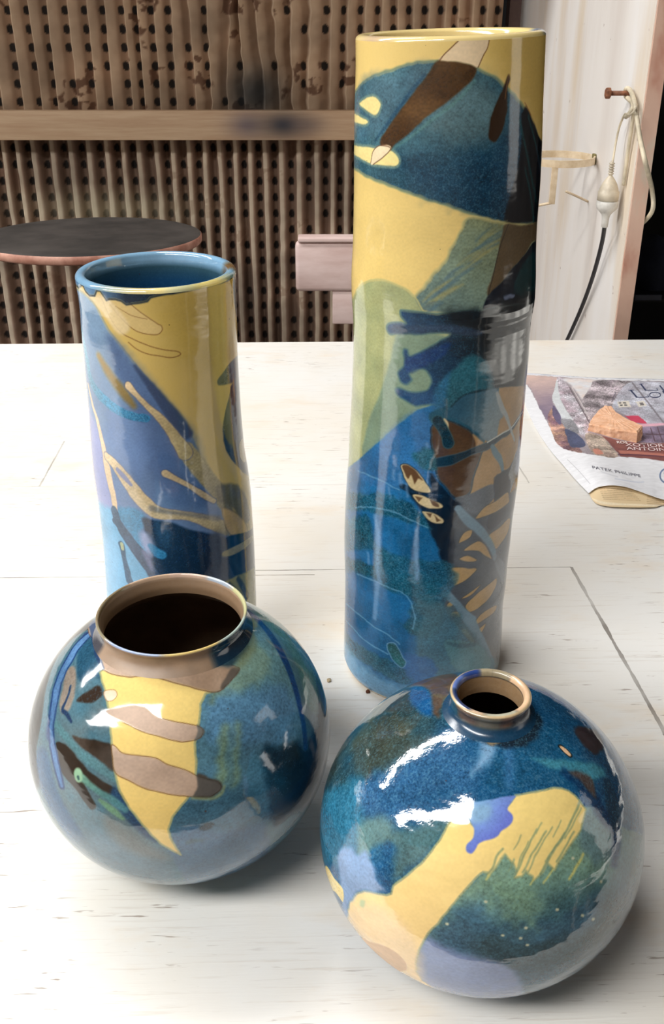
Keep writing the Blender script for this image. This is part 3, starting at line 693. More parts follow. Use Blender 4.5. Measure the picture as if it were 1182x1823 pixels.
p.poly([(110, 905), (200, 905), (235, 965), (270, 1015), (300, 1060), (300, 1130), (110, 1130)], (94, 156, 194), soft=3, wob=1, mott=.15, grain=.2)
p.poly([(185, 960), (215, 965), (225, 1060), (180, 1060)], (112, 168, 206), soft=6, wob=1, alpha=.6)
p.stroke([(240, 652), (262, 680), (290, 712), (318, 748), (334, 772)], [3, 6, 8, 10, 9], (44, 62, 96), soft=1.4, wob=.2, alpha=.9)
p.stroke([(268, 690), (300, 735), (327, 775)], [6, 8, 9], (52, 68, 100), soft=1.0, alpha=.9)
p.poly([(205, 905), (240, 905), (262, 925), (250, 950), (262, 985), (248, 975), (232, 950), (215, 925)], (58, 130, 172), soft=2, wob=1, mott=.3, grain=.6)
p.stroke([(140, 560), (151, 620), (160, 670), (168, 691), (182, 708), (201.5, 724.6), (220, 735), (240, 742), (260, 745)], [6, 8, 9, 9, 9, 9, 8, 7.5, 7], (122, 178, 204), (30, 112, 160), soft=.7, wob=.6, mott=.3, grain=.9)
p.stroke([(176, 634), (188, 655), (205, 680), (222, 702), (238, 722)], [6, 8, 9, 9, 5], (160, 132, 74), (120, 102, 56), soft=2.2, wob=.3)
tn = (204, 178, 134)
p.stroke([(330, 800), (345, 820), (362, 842), (387.6, 875), (402, 900), (412, 930)], [14, 15, 15, 14, 12, 9], (152, 138, 94), (128, 116, 84), soft=1.0, wob=.4, mott=.3)
p.poly([(384, 868), (404.6, 861), (425, 866), (438, 885), (445, 925), (432, 930), (415, 905), (398, 897), (388, 890)], (108, 98, 72), soft=1.5, wob=.5, mott=.2)
p.stroke([(229, 687), (242, 702), (262, 723), (283, 742), (298, 760), (312, 778), (330, 806)], [7, 4.5, 5, 7, 8, 10, 13], tn, (160, 144, 100), soft=.5, wob=.3, mott=.25, edge=(90, 90, 110))
p.stroke([(294.6, 843), (312, 852), (337, 865), (360, 880), (381, 892)], [7, 5, 4, 5, 4], (186, 164, 124), soft=.5, wob=.2, mott=.2, edge=(60, 74, 110))
p.stroke([(157, 685), (165, 722), (173, 748), (184.6, 799), (190, 830), (196, 860), (201.5, 883), (205, 906)], [3, 4, 4.5, 6, 8, 7, 6, 5], (218, 194, 158), (206, 180, 140), soft=.5, wob=.3, mott=.15, edge=(120, 120, 160))
p.stroke([(190, 812), (205, 828), (228.6, 860), (252, 890), (279, 912), (316.6, 917), (350, 922), (385, 934), (404, 945)], [7, 9, 12, 13, 13, 9, 9, 11, 8], (206, 182, 142), (170, 152, 110), soft=.6, wob=.4, mott=.25, edge=(96, 100, 130))
p.stroke([(270, 905), (300, 912), (345, 917), (390, 923)], [6, 4, 4, 5], (110, 108, 104), soft=1.4, alpha=.8, mott=.3)
p.stroke([(209, 836), (220, 848), (233, 863)], [3.5, 5, 3], (120, 124, 158), soft=.5)
dk = [(254, 922), (276, 927), (305, 930), (337, 942), (370, 949), (398, 956), (408, 970), (411, 997), (421, 1022), (405, 1034), (387, 1040), (370, 1100), (300, 1100), (290, 1045), (276, 1027), (269, 1014), (264, 985), (262, 960)]
p.poly(dk, (12, 42, 74), (8, 32, 60), soft=1.2, wob=.4, mott=.3, grain=.2)
p.poly([(380, 950), (402, 955), (410, 990), (420, 1022), (385, 1042), (378, 1000)], (56, 72, 98), soft=3, alpha=.8)
p.poly([(249, 951), (262, 948), (272, 968), (270, 990), (256, 978)], (146, 158, 196), soft=2.5, wob=.6, alpha=.85)
p.poly([(278, 930), (300, 938), (305, 960), (296, 975), (282, 960)], (30, 66, 100), soft=2.5, alpha=.8, mott=.5, grain=.4)
p.stroke([(268, 972), (280, 984), (288, 988)], [5, 9, 9], (40, 120, 168), soft=.8, mott=.25, grain=.5)
p.stroke([(204, 909), (212, 934), (235, 968), (256, 996), (275, 1024)], [6, 8, 9, 10, 9], (44, 78, 108), (40, 60, 92), soft=.6, wob=.5, mott=.3, grain=.3, edge=(26, 50, 80))
p.stroke([(204, 928), (211, 934)], [5, 6], (30, 66, 96), soft=.5)
p.poly([(252, 978), (268, 990), (272, 1016), (262, 1004)], (110, 112, 146), soft=1.5, alpha=.8)
p.stroke([(216.5, 970), (222, 997), (230, 1034)], [6, 4.5, 7], (34, 74, 106), soft=.6, wob=.4, mott=.3, grain=.3)
p.stroke([(217, 969), (218, 977)], [3.5, 3], (156, 164, 124), soft=.4)
# right-hand edge
p.poly([(396, 905), (411, 908), (428, 920), (438, 934), (440, 949), (428, 950), (414.7, 954), (404, 944), (398, 924)], (206, 166, 96), soft=.8, mott=.1, edge=(120, 100, 66))
p.poly([(404, 956), (435, 949), (470, 940), (470, 1030), (438, 1023), (420, 1026), (408, 1000), (402, 975)], (12, 38, 64), soft=.9, mott=.2)
p.stroke([(400, 986), (415, 981), (432, 972), (450, 958), (462, 950)], [5, 7, 7, 7, 6], (158, 146, 108), soft=.7, mott=.2)
p.poly([(398, 1036), (415, 1028), (440, 1018), (470, 1010), (470, 1140), (420, 1120), (395, 1070), (380, 1045)], (158, 148, 84), soft=1.2, mott=.15)
for q in ([(408, 1040), (428, 1070), (440, 1100)], [(424, 1030), (440, 1062)]): p.stroke(q, [4, 6, 5][:len(q)], (58, 66, 62), soft=1.0)
p.poly([(387.6, 677), (398, 662), (413, 643), (432, 630), (470, 640), (470, 690), (440, 682), (413, 682), (398, 686), (389, 686)], (54, 64, 66), soft=.8, wob=.3, mott=.2)
p.poly([(413, 684), (440, 676), (470, 690), (470, 850), (440, 845), (425, 832), (411, 816), (399.5, 792), (397, 760), (402, 730), (408, 706)], (44, 52, 56), soft=.8, wob=.3, mott=.25)
p.stroke([(414, 700), (412, 740), (420, 780)], [2, 4, 3], (96, 70, 70), soft=1, alpha=.6)
p.poly([(426, 790), (434, 780), (440, 800), (436, 824), (428, 815)], (190, 170, 130), soft=.8)
p.poly([(415, 500), (430, 505), (440, 560), (430, 600), (420, 560)], (40, 60, 60), soft=1.0)
# incised outline leaves
lf = [(191, 531.7), (211.7, 562), (242, 589), (276, 596), (288, 589), (287, 580), (279, 575.7), (249, 555), (228.6, 538), (215, 530)]
p.poly(lf, (220, 190, 124), soft=.6, alpha=.7); p.line(catmull(lf, 4, True).tolist(), (128, 86, 42), .7)
p.line([(178, 525), (198, 569), (216, 592), (235, 603), (258, 613), (279, 620), (300, 624), (316.6, 626), (321, 631.5), (306, 636.6), (285, 634), (262, 630), (244, 622), (228.6, 609.5)], (128, 86, 42), .8)
p.line([(205, 545), (235, 562), (262, 568)], (150, 108, 60), .6)
p.poly([(122, 492), (135, 508), (160, 520), (190, 530), (230, 580), (212, 596), (182, 556), (150, 520), (122, 502)], (226, 202, 150), soft=1.5, alpha=.85)
# blue rim glaze running over the edge
dr = [(100, 470), (133, 505), (140, 512), (147, 507), (152, 518), (159, 526), (168, 527), (172, 518), (178, 518), (184, 527), (189, 535), (194, 533), (205, 533), (216, 537), (225, 543), (236, 541), (246, 540), (262, 537), (268, 530), (285, 526), (303, 523.5), (350, 514), (404, 499.5), (440, 480), (440, 430), (100, 430)]
p.poly(dr, (92, 132, 170), (16, 38, 60), gp=((160, 510), (235, 526)), soft=.5, wob=.2, grain=.15, smooth=False, edge=(14, 34, 54), edge_w=1.0)
p.poly([(280, 515), (350, 508), (410, 494), (440, 470), (440, 440), (280, 500)], (200, 180, 116), soft=1.0)
set_attr(c_body.data, pot(p.c), p.r, p.g)
def rim_cyl(th, P2, ring):
    n = len(th); c = np.tile(np.array((132, 174, 206.)), (n, 1)); inn = ring > 13
    c[inn] = (24, 66, 104)
    zt = P2[:, 2]; k = np.clip((zt-.285)/.016, 0, 1)*inn
    c = c*(1-k[:, None]*.5)+np.array((120, 130, 90.))*(k*.5)[:, None]
    nz = fbm(P2, 60, 5)
    for c0, wd, col in ((.05, .55, (232, 214, 150.)), (.85, .45, (206, 190, 120.)), (1.75, .22, (110, 84, 50.))):
        w = np.clip(1.3-np.abs(th-c0)/wd, 0, 1)*(ring < 14); 
        if c0 < 1.5: w = w*(ring < 7)
        c = c*(1-w[:, None])+np.array(col)*w[:, None]
    c = c*(1+.25*(nz-.5))[:, None]
    return c, np.full(n, .08), np.full(n, .12)
paint_rim(c_rim, rimd, rim_cyl)
# ---------------------------------------------------------------- round pots
from mathutils import Matrix
class Ball:
    def __init__(s, X, D, a, b, foot=.03, bump=()):
        s.X, s.D, s.a, s.b, s.foot = X, D, a, b, foot
        s.c = b*math.sqrt(1-(foot/a)**2); s.C = np.array([X, D, s.c]); s.S = np.array([a, a, b])
        q = np.array([-X, -D, CAM_H-s.c]); q = q/np.linalg.norm(q); s.n0 = q
        e1 = np.cross([0, 0, 1.], q); e1 /= np.linalg.norm(e1); s.e1 = e1; s.e2 = np.cross(q, e1)
        s.az0 = math.atan2(-X, -D)   # direction to the camera in plan
    def dir2a(s, d):
        d = d/np.linalg.norm(d, axis=-1, keepdims=True); cz = np.clip(d@s.n0, -1, 1); psi = np.arccos(cz)
        x = d@s.e1; y = d@s.e2; h = np.hypot(x, y)+1e-9
        return np.stack([psi*x/h, psi*y/h], -1)*s.a
    def un(s, px, py):
        d = ray(px, py)/s.S; o = (np.array([0, 0, CAM_H])-s.C)/s.S; A = d@d; B = o@d; C = o@o-1; disc = B*B-A*C
        t = (-B-math.sqrt(disc))/A if disc >= 0 else -B/A
        q = o+t*d; a = s.dir2a(q*s.S/s.a)
        if disc < 0:
            ex = (np.linalg.norm(q)-1)*2.5*s.a; a = a*(1+ex/np.linalg.norm(a))
        return a

def resample(prof, step):
    P = np.array(prof); d = np.r_[0, np.cumsum(np.hypot(*np.diff(P, axis=0).T))]
    t = np.linspace(0, d[-1], max(2, int(d[-1]/step))); return np.column_stack([np.interp(t, d, P[:, 0]), np.interp(t, d, P[:, 1])])

def build_ball(b, name, label, mat, rj, neck, inner, pitch=.00045, part='body', dents=0.0):
    """rj: radius where the neck starts; neck: list of (r, z) from there to the lip and down inside"""
    root = tag(empty(name, (b.X, b.D, 0)), label, 'vase')
    a0 = -math.acos(b.foot/b.a); a1 = math.acos(rj/b.a)
    al = np.linspace(a0, a1, 1500); prof = resample(np.column_stack([b.a*np.cos(al), b.c+b.b*np.sin(al)]), pitch)
    prof[0, 1] = max(prof[0, 1], .0004)
    th = theta_samples(b.a, pitch, .0014)
    # angles relative to the direction of the camera
    def put(prof, th):
        TH, Rr = np.meshgrid(th+(-b.az0-PI), prof[:, 0]); Zz = np.tile(prof[:, 1:2], (1, len(th)))
        return np.stack([b.X+Rr*np.sin(TH), b.D-Rr*np.cos(TH), Zz], -1).reshape(-1, 3)
    P = put(prof, th)
    me = grid_mesh(part, P, len(prof), len(th), wrap=True); body = link_mesh(part, me, mat, root)
    A = b.dir2a(P-b.C)
    zj = b.c+b.b*math.sin(a1)
    full = catmull([(rj, zj)]+neck, 8); pn = resample(full, .0006)
    th2 = th[::2]; P2 = put(pn, th2)
    me2 = grid_mesh('neck', P2, len(pn), len(th2), wrap=True); nk = link_mesh('neck', me2, mat, root)
    T2 = np.tile(th2, len(pn)); S2 = np.repeat(np.linspace(0, 1, len(pn)), len(th2))
    lipi = np.argmax(pn[:, 1]); L2 = np.repeat(np.arange(len(pn))-lipi, len(th2))*.0006
    Mx = Matrix.Translation((b.X, b.D, 0))
    iw = [(r_, z_) for r_, z_ in inner]
    lathe('inside_wall', resample(catmull(iw, 8), .003), 96, INSIDE, root, Mx)
    lathe('foot', [(b.foot+.0004, .0006), (b.foot-.001, 0), (b.foot-.006, 0), (b.foot-.008, .003), (.0005, .0035)], 72, CLAY, root, Mx)
    return root, body, nk, A, P, (T2, P2, L2)
INSIDE = plain('unglazed_inside', (112, 88, 66), .8, 30)

# ---------------------------------------------------------------- wide-mouthed round jar (left)
JAR = Ball(-.0869, .4618, .0858, .0814)
nk_prof = [(.0405, .1499), (.0393, .1523), (.0395, .1548), (.0404, .1570), (.0408, .1580), (.0403, .1588), (.0394, .1586), (.0388, .1572), (.0380, .1545), (.0372, .1510), (.0375, .147)]
inn = [(.0375, .147), (.045, .1395), (.062, .128), (.075, .105), (.0795, .078), (.070, .042), (.045, .016), (.02, .009), (.001, .008)]
root, body, neck, A, P, (T2, P2, L2) = build_ball(JAR, 'round_jar', 'round jar with a wide brown-lined mouth and bare clay fingers, before the cylinder vase', GL_RND, .0435, nk_prof, inn)
p = Painter(A, P, JAR.un, (70, 108, 122), .09, .35)
# right-hand mottled ground
p.poly([(350, 1180), (420, 1120), (470, 1130), (520, 1200), (545, 1300), (540, 1400), (480, 1460), (400, 1500), (300, 1520), (310, 1440), (340, 1380), (350, 1280)], (98, 142, 150), (66, 108, 134), gp=((400, 1180), (420, 1440)), soft=4, wob=2, mott=.35, grain=.45, alpha=.9)
p.poly([(385, 1210), (440, 1150), (480, 1170), (470, 1210), (430, 1230), (400, 1240)], (122, 150, 132), soft=4, wob=2, alpha=.8, mott=.25)
p.poly([(375, 1240), (430, 1235), (500, 1220), (530, 1270), (500, 1330), (420, 1330), (362, 1310)], (84, 132, 172), soft=5, wob=2, alpha=.75, mott=.35, grain=.5)
for q, r in (([(400, 1300), (398, 1340), (396, 1390)], 9), ([(422, 1290), (420, 1350), (416, 1400)], 5), ([(385, 1230), (378, 1250)], 4)):
    p.stroke(q, r, (140, 156, 96), soft=3, wob=1.5, alpha=.55, mott=.4)
p.poly([(325, 1425), (360, 1425), (460, 1400), (480, 1440), (440, 1490), (400, 1480), (300, 1480), (300, 1450)], (50, 88, 108), soft=5, wob=2, alpha=.8, mott=.3)
p.poly([(470, 1330), (503, 1330), (528, 1318), (543, 1335), (562, 1300), (600, 1290), (600, 1400), (560, 1430), (518, 1450), (493, 1470), (478, 1445), (475, 1396)], (8, 34, 54), soft=3, wob=1, alpha=.95, mott=.3, grain=.2)
p.poly([(560, 1180), (600, 1200), (610, 1420), (575, 1420), (568, 1300), (556, 1230)], (14, 54, 72), soft=3, alpha=.85)
p.poly([(450, 1080), (500, 1095), (545, 1150), (562, 1200), (566, 1270), (545, 1250), (530, 1190), (500, 1140), (470, 1105)], (76, 122, 116), soft=2.5, alpha=.85, mott=.3, grain=.4)
p.poly([(500, 1095), (540, 1120), (575, 1180), (560, 1190), (530, 1140)], (30, 62, 74), soft=2.5, alpha=.6)
p.stroke([(436, 1084), (462, 1107), (488, 1139), (508, 1177), (523, 1216), (536, 1266), (542, 1300), (544, 1330)], [4, 5, 5.5, 6, 6, 6, 6, 6], (18, 66, 122), soft=1.0, wob=.2, mott=.3, grain=.3)
p.poly([(300, 1500), (340, 1470), (400, 1480), (470, 1470), (470, 1540), (390, 1570), (320, 1580)], (66, 98, 130), soft=3, wob=1, alpha=.8, mott=.2)
p.poly([(355, 1475), (362, 1467), (372, 1464), (383, 1467), (374, 1475), (362, 1479)], (10, 40, 56), soft=.8)
p.stroke([(334, 1500), (345, 1497), (360, 1496)], [4, 5, 3], (64, 90, 100), soft=1, alpha=.7)
# left-hand zone
p.poly([(20, 1150), (131, 1130), (167, 1108), (180, 1150), (184, 1250), (196, 1290), (205, 1380), (230, 1440), (300, 1520), (320, 1600), (100, 1600), (0, 1400)], (66, 104, 120), (80, 104, 112), soft=2, wob=.6, mott=.2, grain=.3)
p.poly([(169, 1108), (131, 1136), (101, 1172), (82, 1222), (72, 1290), (64, 1340), (70, 1400), (30, 1400), (20, 1250), (110, 1100)], (34, 28, 26), (30, 28, 26), soft=2, wob=.5, mott=.2, grain=.1)
p.poly([(150, 1128), (120, 1168), (100, 1210), (88, 1260), (82, 1310), (92, 1312), (98, 1250), (110, 1200), (130, 1165), (160, 1130)], (36, 58, 110), soft=2, alpha=.9)
p.poly([(72, 1330), (85, 1340), (100, 1400), (125, 1450), (150, 1490), (130, 1500), (95, 1450), (72, 1400), (64, 1350)], (52, 86, 124), soft=3, alpha=.8, mott=.2)
p.poly([(116, 1200), (128, 1185), (136, 1200), (132, 1240), (124, 1262), (112, 1270), (106, 1255), (112, 1225)], (132, 120, 108), soft=1.2, wob=.6, mott=.2)
p.poly([(140, 1150), (168, 1125), (182, 1183), (184, 1208), (170, 1205), (150, 1215), (138, 1205), (137, 1175)], (34, 74, 98), soft=1.4, wob=.5, mott=.3, grain=.3)
p.stroke([(126, 1222), (121, 1240), (111, 1262), (118, 1270), (126, 1284)], [2, 2, 3, 4, 3], (18, 46, 82), soft=.6, wob=.5)
brn = (40, 30, 22)
p.poly([(129, 1310), (148, 1314), (167, 1318), (185, 1322), (200, 1328), (205, 1374), (190, 1366), (175, 1352), (152, 1335.5)], brn, (62, 50, 42), soft=.8, wob=.4, mott=.3, grain=.05)
p.poly([(103.6, 1323), (114, 1328), (128, 1346), (144, 1366), (162, 1378), (182, 1391), (200, 1402), (214, 1410), (232, 1434), (208, 1426), (172, 1408), (152, 1396), (160, 1415), (172, 1436), (162, 1440), (148, 1425), (139, 1410), (128, 1396), (114, 1381), (106, 1361)], brn, soft=.8, wob=.5, mott=.3, grain=.05)
p.poly([(162, 1226), (175, 1220), (183, 1236), (168, 1248), (148, 1250), (136, 1246)], (50, 38, 30), soft=.9, wob=.6)
p.poly([(100, 1322), (118, 1326), (140, 1350), (170, 1385), (205, 1402), (216, 1412), (226, 1428), (200, 1420), (168, 1400), (146, 1392), (128, 1384), (112, 1372), (104, 1345)], brn, soft=.9, wob=.5, mott=.25, grain=.05)
p.stroke([(100, 1290), (120, 1315), (144, 1341), (165, 1358), (182, 1369), (206, 1386)], [7, 7, 8, 9, 9, 7], (76, 118, 126), soft=1.2, wob=.4, mott=.25, grain=.4)
p.poly([(205, 1400), (230, 1437), (253, 1467), (286, 1501), (262, 1492), (235, 1470), (212, 1440), (196, 1420)], (22, 60, 96), soft=1.5, mott=.3, grain=.3)
p.stroke([(139, 1379), (150, 1388), (162, 1399), (180, 1412), (200, 1424), (223, 1442)], [9, 7, 6, 6, 7, 6], (104, 146, 122), (60, 112, 124), soft=1.0, wob=.3, mott=.25)
p.stroke([(139, 1376), (140, 1385)], [9, 8], (136, 176, 144), soft=.8); p.stroke([(139, 1383), (140, 1387)], [2.5, 2], (50, 84, 84), soft=.5)
p.stroke([(178, 1425), (200, 1442), (219, 1458)], [3, 6, 3], (96, 138, 108), soft=.9, mott=.2)
p.stroke([(170, 1121), (157, 1131), (144, 1143), (132, 1158), (124, 1173), (115, 1188), (108.7, 1203), (102, 1222), (98.5, 1241), (94, 1265), (91, 1292), (92, 1320), (97, 1345), (103, 1372), (110, 1398)],
         [2, 4, 5, 5.5, 6, 6, 6.5, 6.5, 7, 6, 5, 5, 5.5, 5.5, 4], (86, 124, 168), (66, 104, 150), soft=.7, wob=.4, mott=.25, grain=.4, edge=(22, 50, 100), edge_w=1.2)
p.poly([(150, 1480), (250, 1500), (300, 1530), (300, 1580), (200, 1570), (120, 1520)], (88, 112, 128), soft=6, alpha=.7, mott=.2)  # this grey and the brownish patch below are mostly table reflection painted in
p.poly([(190, 1450), (250, 1490), (300, 1530), (240, 1520), (190, 1480)], (104, 100, 92), soft=5, alpha=.6)
# yellow panel
yel = [(178, 1196), (182, 1215), (187, 1228), (192, 1259), (196, 1290), (199, 1325), (204, 1374), (213, 1409), (230.5, 1439), (253, 1468), (284, 1501), (305, 1514), (322, 1523), (312, 1506), (304, 1490), (301, 1476), (307.6, 1455), (325, 1432), (340, 1414),
       (348, 1395), (350, 1360), (348, 1325), (352, 1300), (356, 1275), (358, 1254), (367, 1236), (381, 1230), (360, 1222), (340, 1216), (300, 1206), (270, 1200), (233, 1195), (207, 1192), (188, 1188)]
p.poly(yel, (232, 202, 116), (226, 192, 106), gp=((260, 1230), (280, 1470)), soft=.5, wob=.3, mott=.06, grain=.04, edge=(160, 160, 104), edge_w=.8, smooth=False)
clay = (176, 148, 126)
c1 = [(188, 1266), (205, 1260), (223, 1257), (240, 1255), (256, 1257), (270, 1268), (285, 1278), (299, 1282), (329, 1288), (351, 1292), (361, 1300), (358, 1312), (346, 1318), (333, 1320), (318, 1320), (284, 1311), (251, 1301), (228, 1289), (197, 1275)]
c2 = [(199, 1326.6), (208, 1332), (218, 1341), (246, 1346), (276, 1349.5), (299, 1361), (329.5, 1370), (351, 1381), (376, 1387.6), (390, 1392.6), (394, 1401), (389, 1410), (376, 1417), (360, 1418), (338, 1418), (300, 1413), (258.5, 1404), (230.5, 1390), (206, 1377), (201, 1350)]
for cc in (c1, c2):
    p.poly(cc, clay, (166, 138, 116), soft=.35, wob=.25, mott=.12, grain=.02, rough=.62, edge=(112, 74, 44), edge_w=.5)
p.poly([(352, 1376), (376, 1385), (392, 1391), (397, 1401), (391, 1411), (376, 1420), (345, 1420), (352, 1400)], (66, 60, 54), soft=.8, wob=.3, mott=.2, grain=.05)
p.poly([(350, 1290), (361, 1298), (364, 1304), (357, 1314), (346, 1319), (352, 1303)], (92, 88, 80), soft=.7)
p.stroke([(342, 1421), (376, 1422), (393, 1414), (400, 1400)], [2, 2.5, 3, 2], (150, 156, 100), soft=1, alpha=.7)
p.poly([(185, 1232), (194, 1228), (205, 1229), (208, 1238), (202, 1245), (195, 1248), (189, 1246)], (206, 178, 146), soft=.4, rough=.4, edge=(150, 110, 70), edge_w=.4)
# clay collar under the neck
col_ = [(165, 1110), (170, 1150), (182, 1186), (188, 1194), (200, 1200), (228, 1205), (255, 1204), (279, 1207), (310, 1215), (340.6, 1224), (365, 1230), (381, 1232), (394, 1228), (404, 1218), (412, 1210), (426, 1194), (424, 1188), (410, 1184), (396, 1184), (363, 1180), (350, 1150), (300, 1100)]
p.poly(col_, (164, 136, 112), (150, 120, 94), soft=.5, wob=.3, mott=.14, grain=.02, rough=.5, edge=(104, 72, 52), edge_w=.6)
p.poly([(404, 1200), (412, 1190), (424, 1188), (426, 1195), (412, 1211), (398, 1226), (392, 1224)], (86, 76, 66), soft=.8)
p.stroke([(166, 1108), (168, 1140), (174, 1168), (184, 1190)], [5, 4, 4, 2], (30, 56, 92), soft=.6)
p.poly([(360, 1183), (396, 1186), (412, 1186), (440, 1160), (452, 1120), (440, 1090), (415, 1140), (380, 1165)], (34, 60, 74), soft=2, wob=.6, alpha=.9, mott=.3, grain=.2)
p.poly([(438, 1150), (452, 1130), (458, 1150), (440, 1180), (425, 1190), (420, 1182)], (122, 134, 100), soft=2.5, alpha=.7)
set_attr(body.data, pot(p.c), p.r, p.g)
th = (T2+PI) % (2*PI)-PI; n = len(th); c = np.tile(np.array((158, 130, 104.)), (n, 1)); r = np.full(n, .5)
nz = fbm(P2, 90, 4); c = c*(1+.35*(nz-.5))[:, None]
w = np.clip((th-.42)/.12, 0, 1)*np.clip((2.6-th)/.2, 0, 1)*(L2 < -.0012); c = c*(1-w[:, None])+np.array((28, 56, 78.))*w[:, None]; r = r*(1-w)+.1*w
w = np.clip((-1.15-th)/.1, 0, 1)*(L2 < -.0012); c = c*(1-w[:, None])+np.array((70, 70, 78.))*w[:, None]; r = r*(1-w)+.2*w
lip = np.abs(L2-.0002) < .0016
for a0, a1, cl in ((-3.2, -2.5, (206, 176, 150)), (-2.5, -1.5, (140, 122, 92)), (-1.5, -1.0, (150, 140, 112)), (-1.0, -.15, (146, 164, 200)), (-.15, .62, (232, 204, 132)), (.62, 1.3, (178, 196, 190)), (1.3, 2.1, (200, 198, 150)), (2.1, 2.6, (170, 182, 196)), (2.6, 3.2, (206, 176, 156))):
    m = lip*np.clip((th-a0+.08)/.16, 0, 1)*np.clip((a1+.08-th)/.16, 0, 1); c = c*(1-m[:, None])+np.array(cl, float)*m[:, None]; r = r*(1-m)+.12*m
c[L2 > .0030] = np.array((140, 112, 84.)); set_attr(neck.data, c, r, np.full(n, .1))

# ---------------------------------------------------------------- small-necked round bottle (right)
BOT = Ball(.0763, .3912, .0827, .0775)
nk_prof = [(.0199, .1482), (.0186, .1500), (.0181, .1522), (.0184, .1545), (.0194, .1563), (.0196, .1577), (.0190, .1587), (.0178, .1591), (.0166, .1588), (.0160, .1578), (.0155, .155), (.0152, .151), (.0152, .147)]
inn = [(.0152, .147), (.025, .1415), (.05, .131), (.070, .108), (.0765, .075), (.068, .04), (.044, .016), (.02, .009), (.001, .008)]
root, body, neck, A, P, (T2, P2, L2) = build_ball(BOT, 'round_bottle', 'round blue bottle with a small narrow neck and yellow brushed panel, nearest the front', GL_BOT, .0226, nk_prof, inn)
p = Painter(A, P, BOT.un, (22, 78, 120), .08, .8)
p.poly([(560, 1380), (600, 1330), (680, 1240), (760, 1200), (800, 1200), (790, 1280), (760, 1330), (700, 1370), (640, 1390), (590, 1420), (560, 1460)], (28, 66, 84), (52, 66, 62), soft=5, wob=2, mott=.35, grain=.6)
p.poly([(640, 1310), (700, 1290), (730, 1310), (720, 1345), (670, 1370), (630, 1370)], (60, 64, 52), soft=5, wob=2, alpha=.7, mott=.3)
p.poly([(560, 1430), (600, 1400), (640, 1385), (650, 1430), (640, 1480), (620, 1520), (600, 1540), (560, 1520)], (38, 104, 132), soft=4, wob=1.5, alpha=.85, mott=.35, grain=.8)
p.poly([(640, 1400), (720, 1350), (800, 1330), (850, 1360), (840, 1400), (780, 1420), (720, 1450), (680, 1460), (650, 1440)], (44, 88, 130), soft=5, wob=2, alpha=.7, mott=.3, grain=1.0)
p.poly([(645, 1460), (690, 1455), (700, 1490), (680, 1525), (650, 1535), (632, 1510)], (104, 134, 126), soft=4, wob=1.5, alpha=.8, mott=.25, grain=.5)
p.poly([(690, 1480), (740, 1470), (800, 1450), (825, 1458), (795, 1480), (770, 1510), (750, 1536), (725, 1559), (699, 1578), (690, 1560), (700, 1520)], (76, 106, 104), soft=4, wob=1.5, alpha=.85, mott=.3, grain=.5)
p.poly([(655, 1520), (690, 1500), (700, 1530), (700, 1570), (690, 1592), (675, 1590), (666, 1560)], (18, 84, 132), soft=2.5, wob=1.5, alpha=.8, mott=.4, grain=.9)
p.poly([(732, 1225), (756, 1222), (772, 1240), (778, 1268), (762, 1275), (740, 1262), (728, 1245)], (16, 84, 146), soft=2.5, wob=1, alpha=.85, grain=.7)
p.poly([(730, 1218), (763, 1203), (814, 1201), (806, 1228), (788, 1244), (783, 1268), (780, 1279), (772, 1274), (768, 1243), (758, 1224)], (84, 64, 50), (96, 64, 36), soft=1.8, wob=1, alpha=.9, mott=.35, grain=.1)
p.poly([(900, 1330), (950, 1300), (1000, 1290), (1060, 1340), (1080, 1400), (1010, 1400), (960, 1400), (900, 1410), (870, 1400), (870, 1360)], (18, 74, 108), soft=5, wob=2, alpha=.8, mott=.35, grain=.7)
p.poly([(960, 1230), (1010, 1262), (1060, 1310), (1110, 1390), (1120, 1480), (1100, 1500), (1070, 1420), (1030, 1340), (980, 1280)], (16, 60, 92), soft=4, wob=1.5, alpha=.8, mott=.3, grain=.5)
# belly wash under the yellow
belly = [(862, 1554), (834, 1579), (814, 1602), (796, 1625), (763, 1663), (748, 1688), (739, 1713.5), (743, 1734), (760, 1760), (800, 1800), (900, 1830), (1180, 1830), (1180, 1500), (1100, 1470), (1062, 1440), (1040, 1436), (1020, 1440), (990, 1500), (960, 1515), (914, 1510), (890, 1500), (872, 1530)]
p.poly(belly, (120, 154, 132), (44, 84, 106), gp=((930, 1570), (960, 1680)), soft=1.0, wob=.4, mott=.3, grain=.5, smooth=False)
p.poly([(820, 1620), (880, 1600), (930, 1640), (1000, 1640), (1060, 1600), (1080, 1620), (1020, 1690), (930, 1720), (840, 1715), (770, 1690), (790, 1650)], (58, 96, 124), soft=6, wob=3, alpha=.75, mott=.4, grain=.5)
p.poly([(860, 1660), (960, 1665), (1040, 1640), (1090, 1580), (1110, 1620), (1040, 1700), (940, 1730), (850, 1725)], (44, 66, 70), soft=7, wob=3, alpha=.75, mott=.3)
p.poly([(880, 1580), (930, 1575), (960, 1600), (950, 1650), (900, 1640), (870, 1610)], (126, 160, 128), soft=6, wob=3, alpha=.6, mott=.3)
p.poly([(1040, 1445), (1060, 1440), (1085, 1480), (1092, 1530), (1060, 1540), (1030, 1500)], (92, 122, 128), soft=3, wob=1.5, alpha=.85, mott=.25)
p.poly([(745, 1688), (765, 1670), (800, 1690), (860, 1708), (920, 1730), (920, 1790), (800, 1800), (745, 1745), (738, 1715)], (128, 142, 182), soft=3.5, wob=1, alpha=.9, mott=.12, grain=.1)  # lavender glaze, with some of the table's reflection in its colour
p.poly([(1090, 1450), (1180, 1420), (1180, 1700), (1060, 1760), (1060, 1700), (1100, 1620)], (84, 98, 112), soft=6, wob=2, alpha=.5)  # grey reflection on the right limb, put into the colour
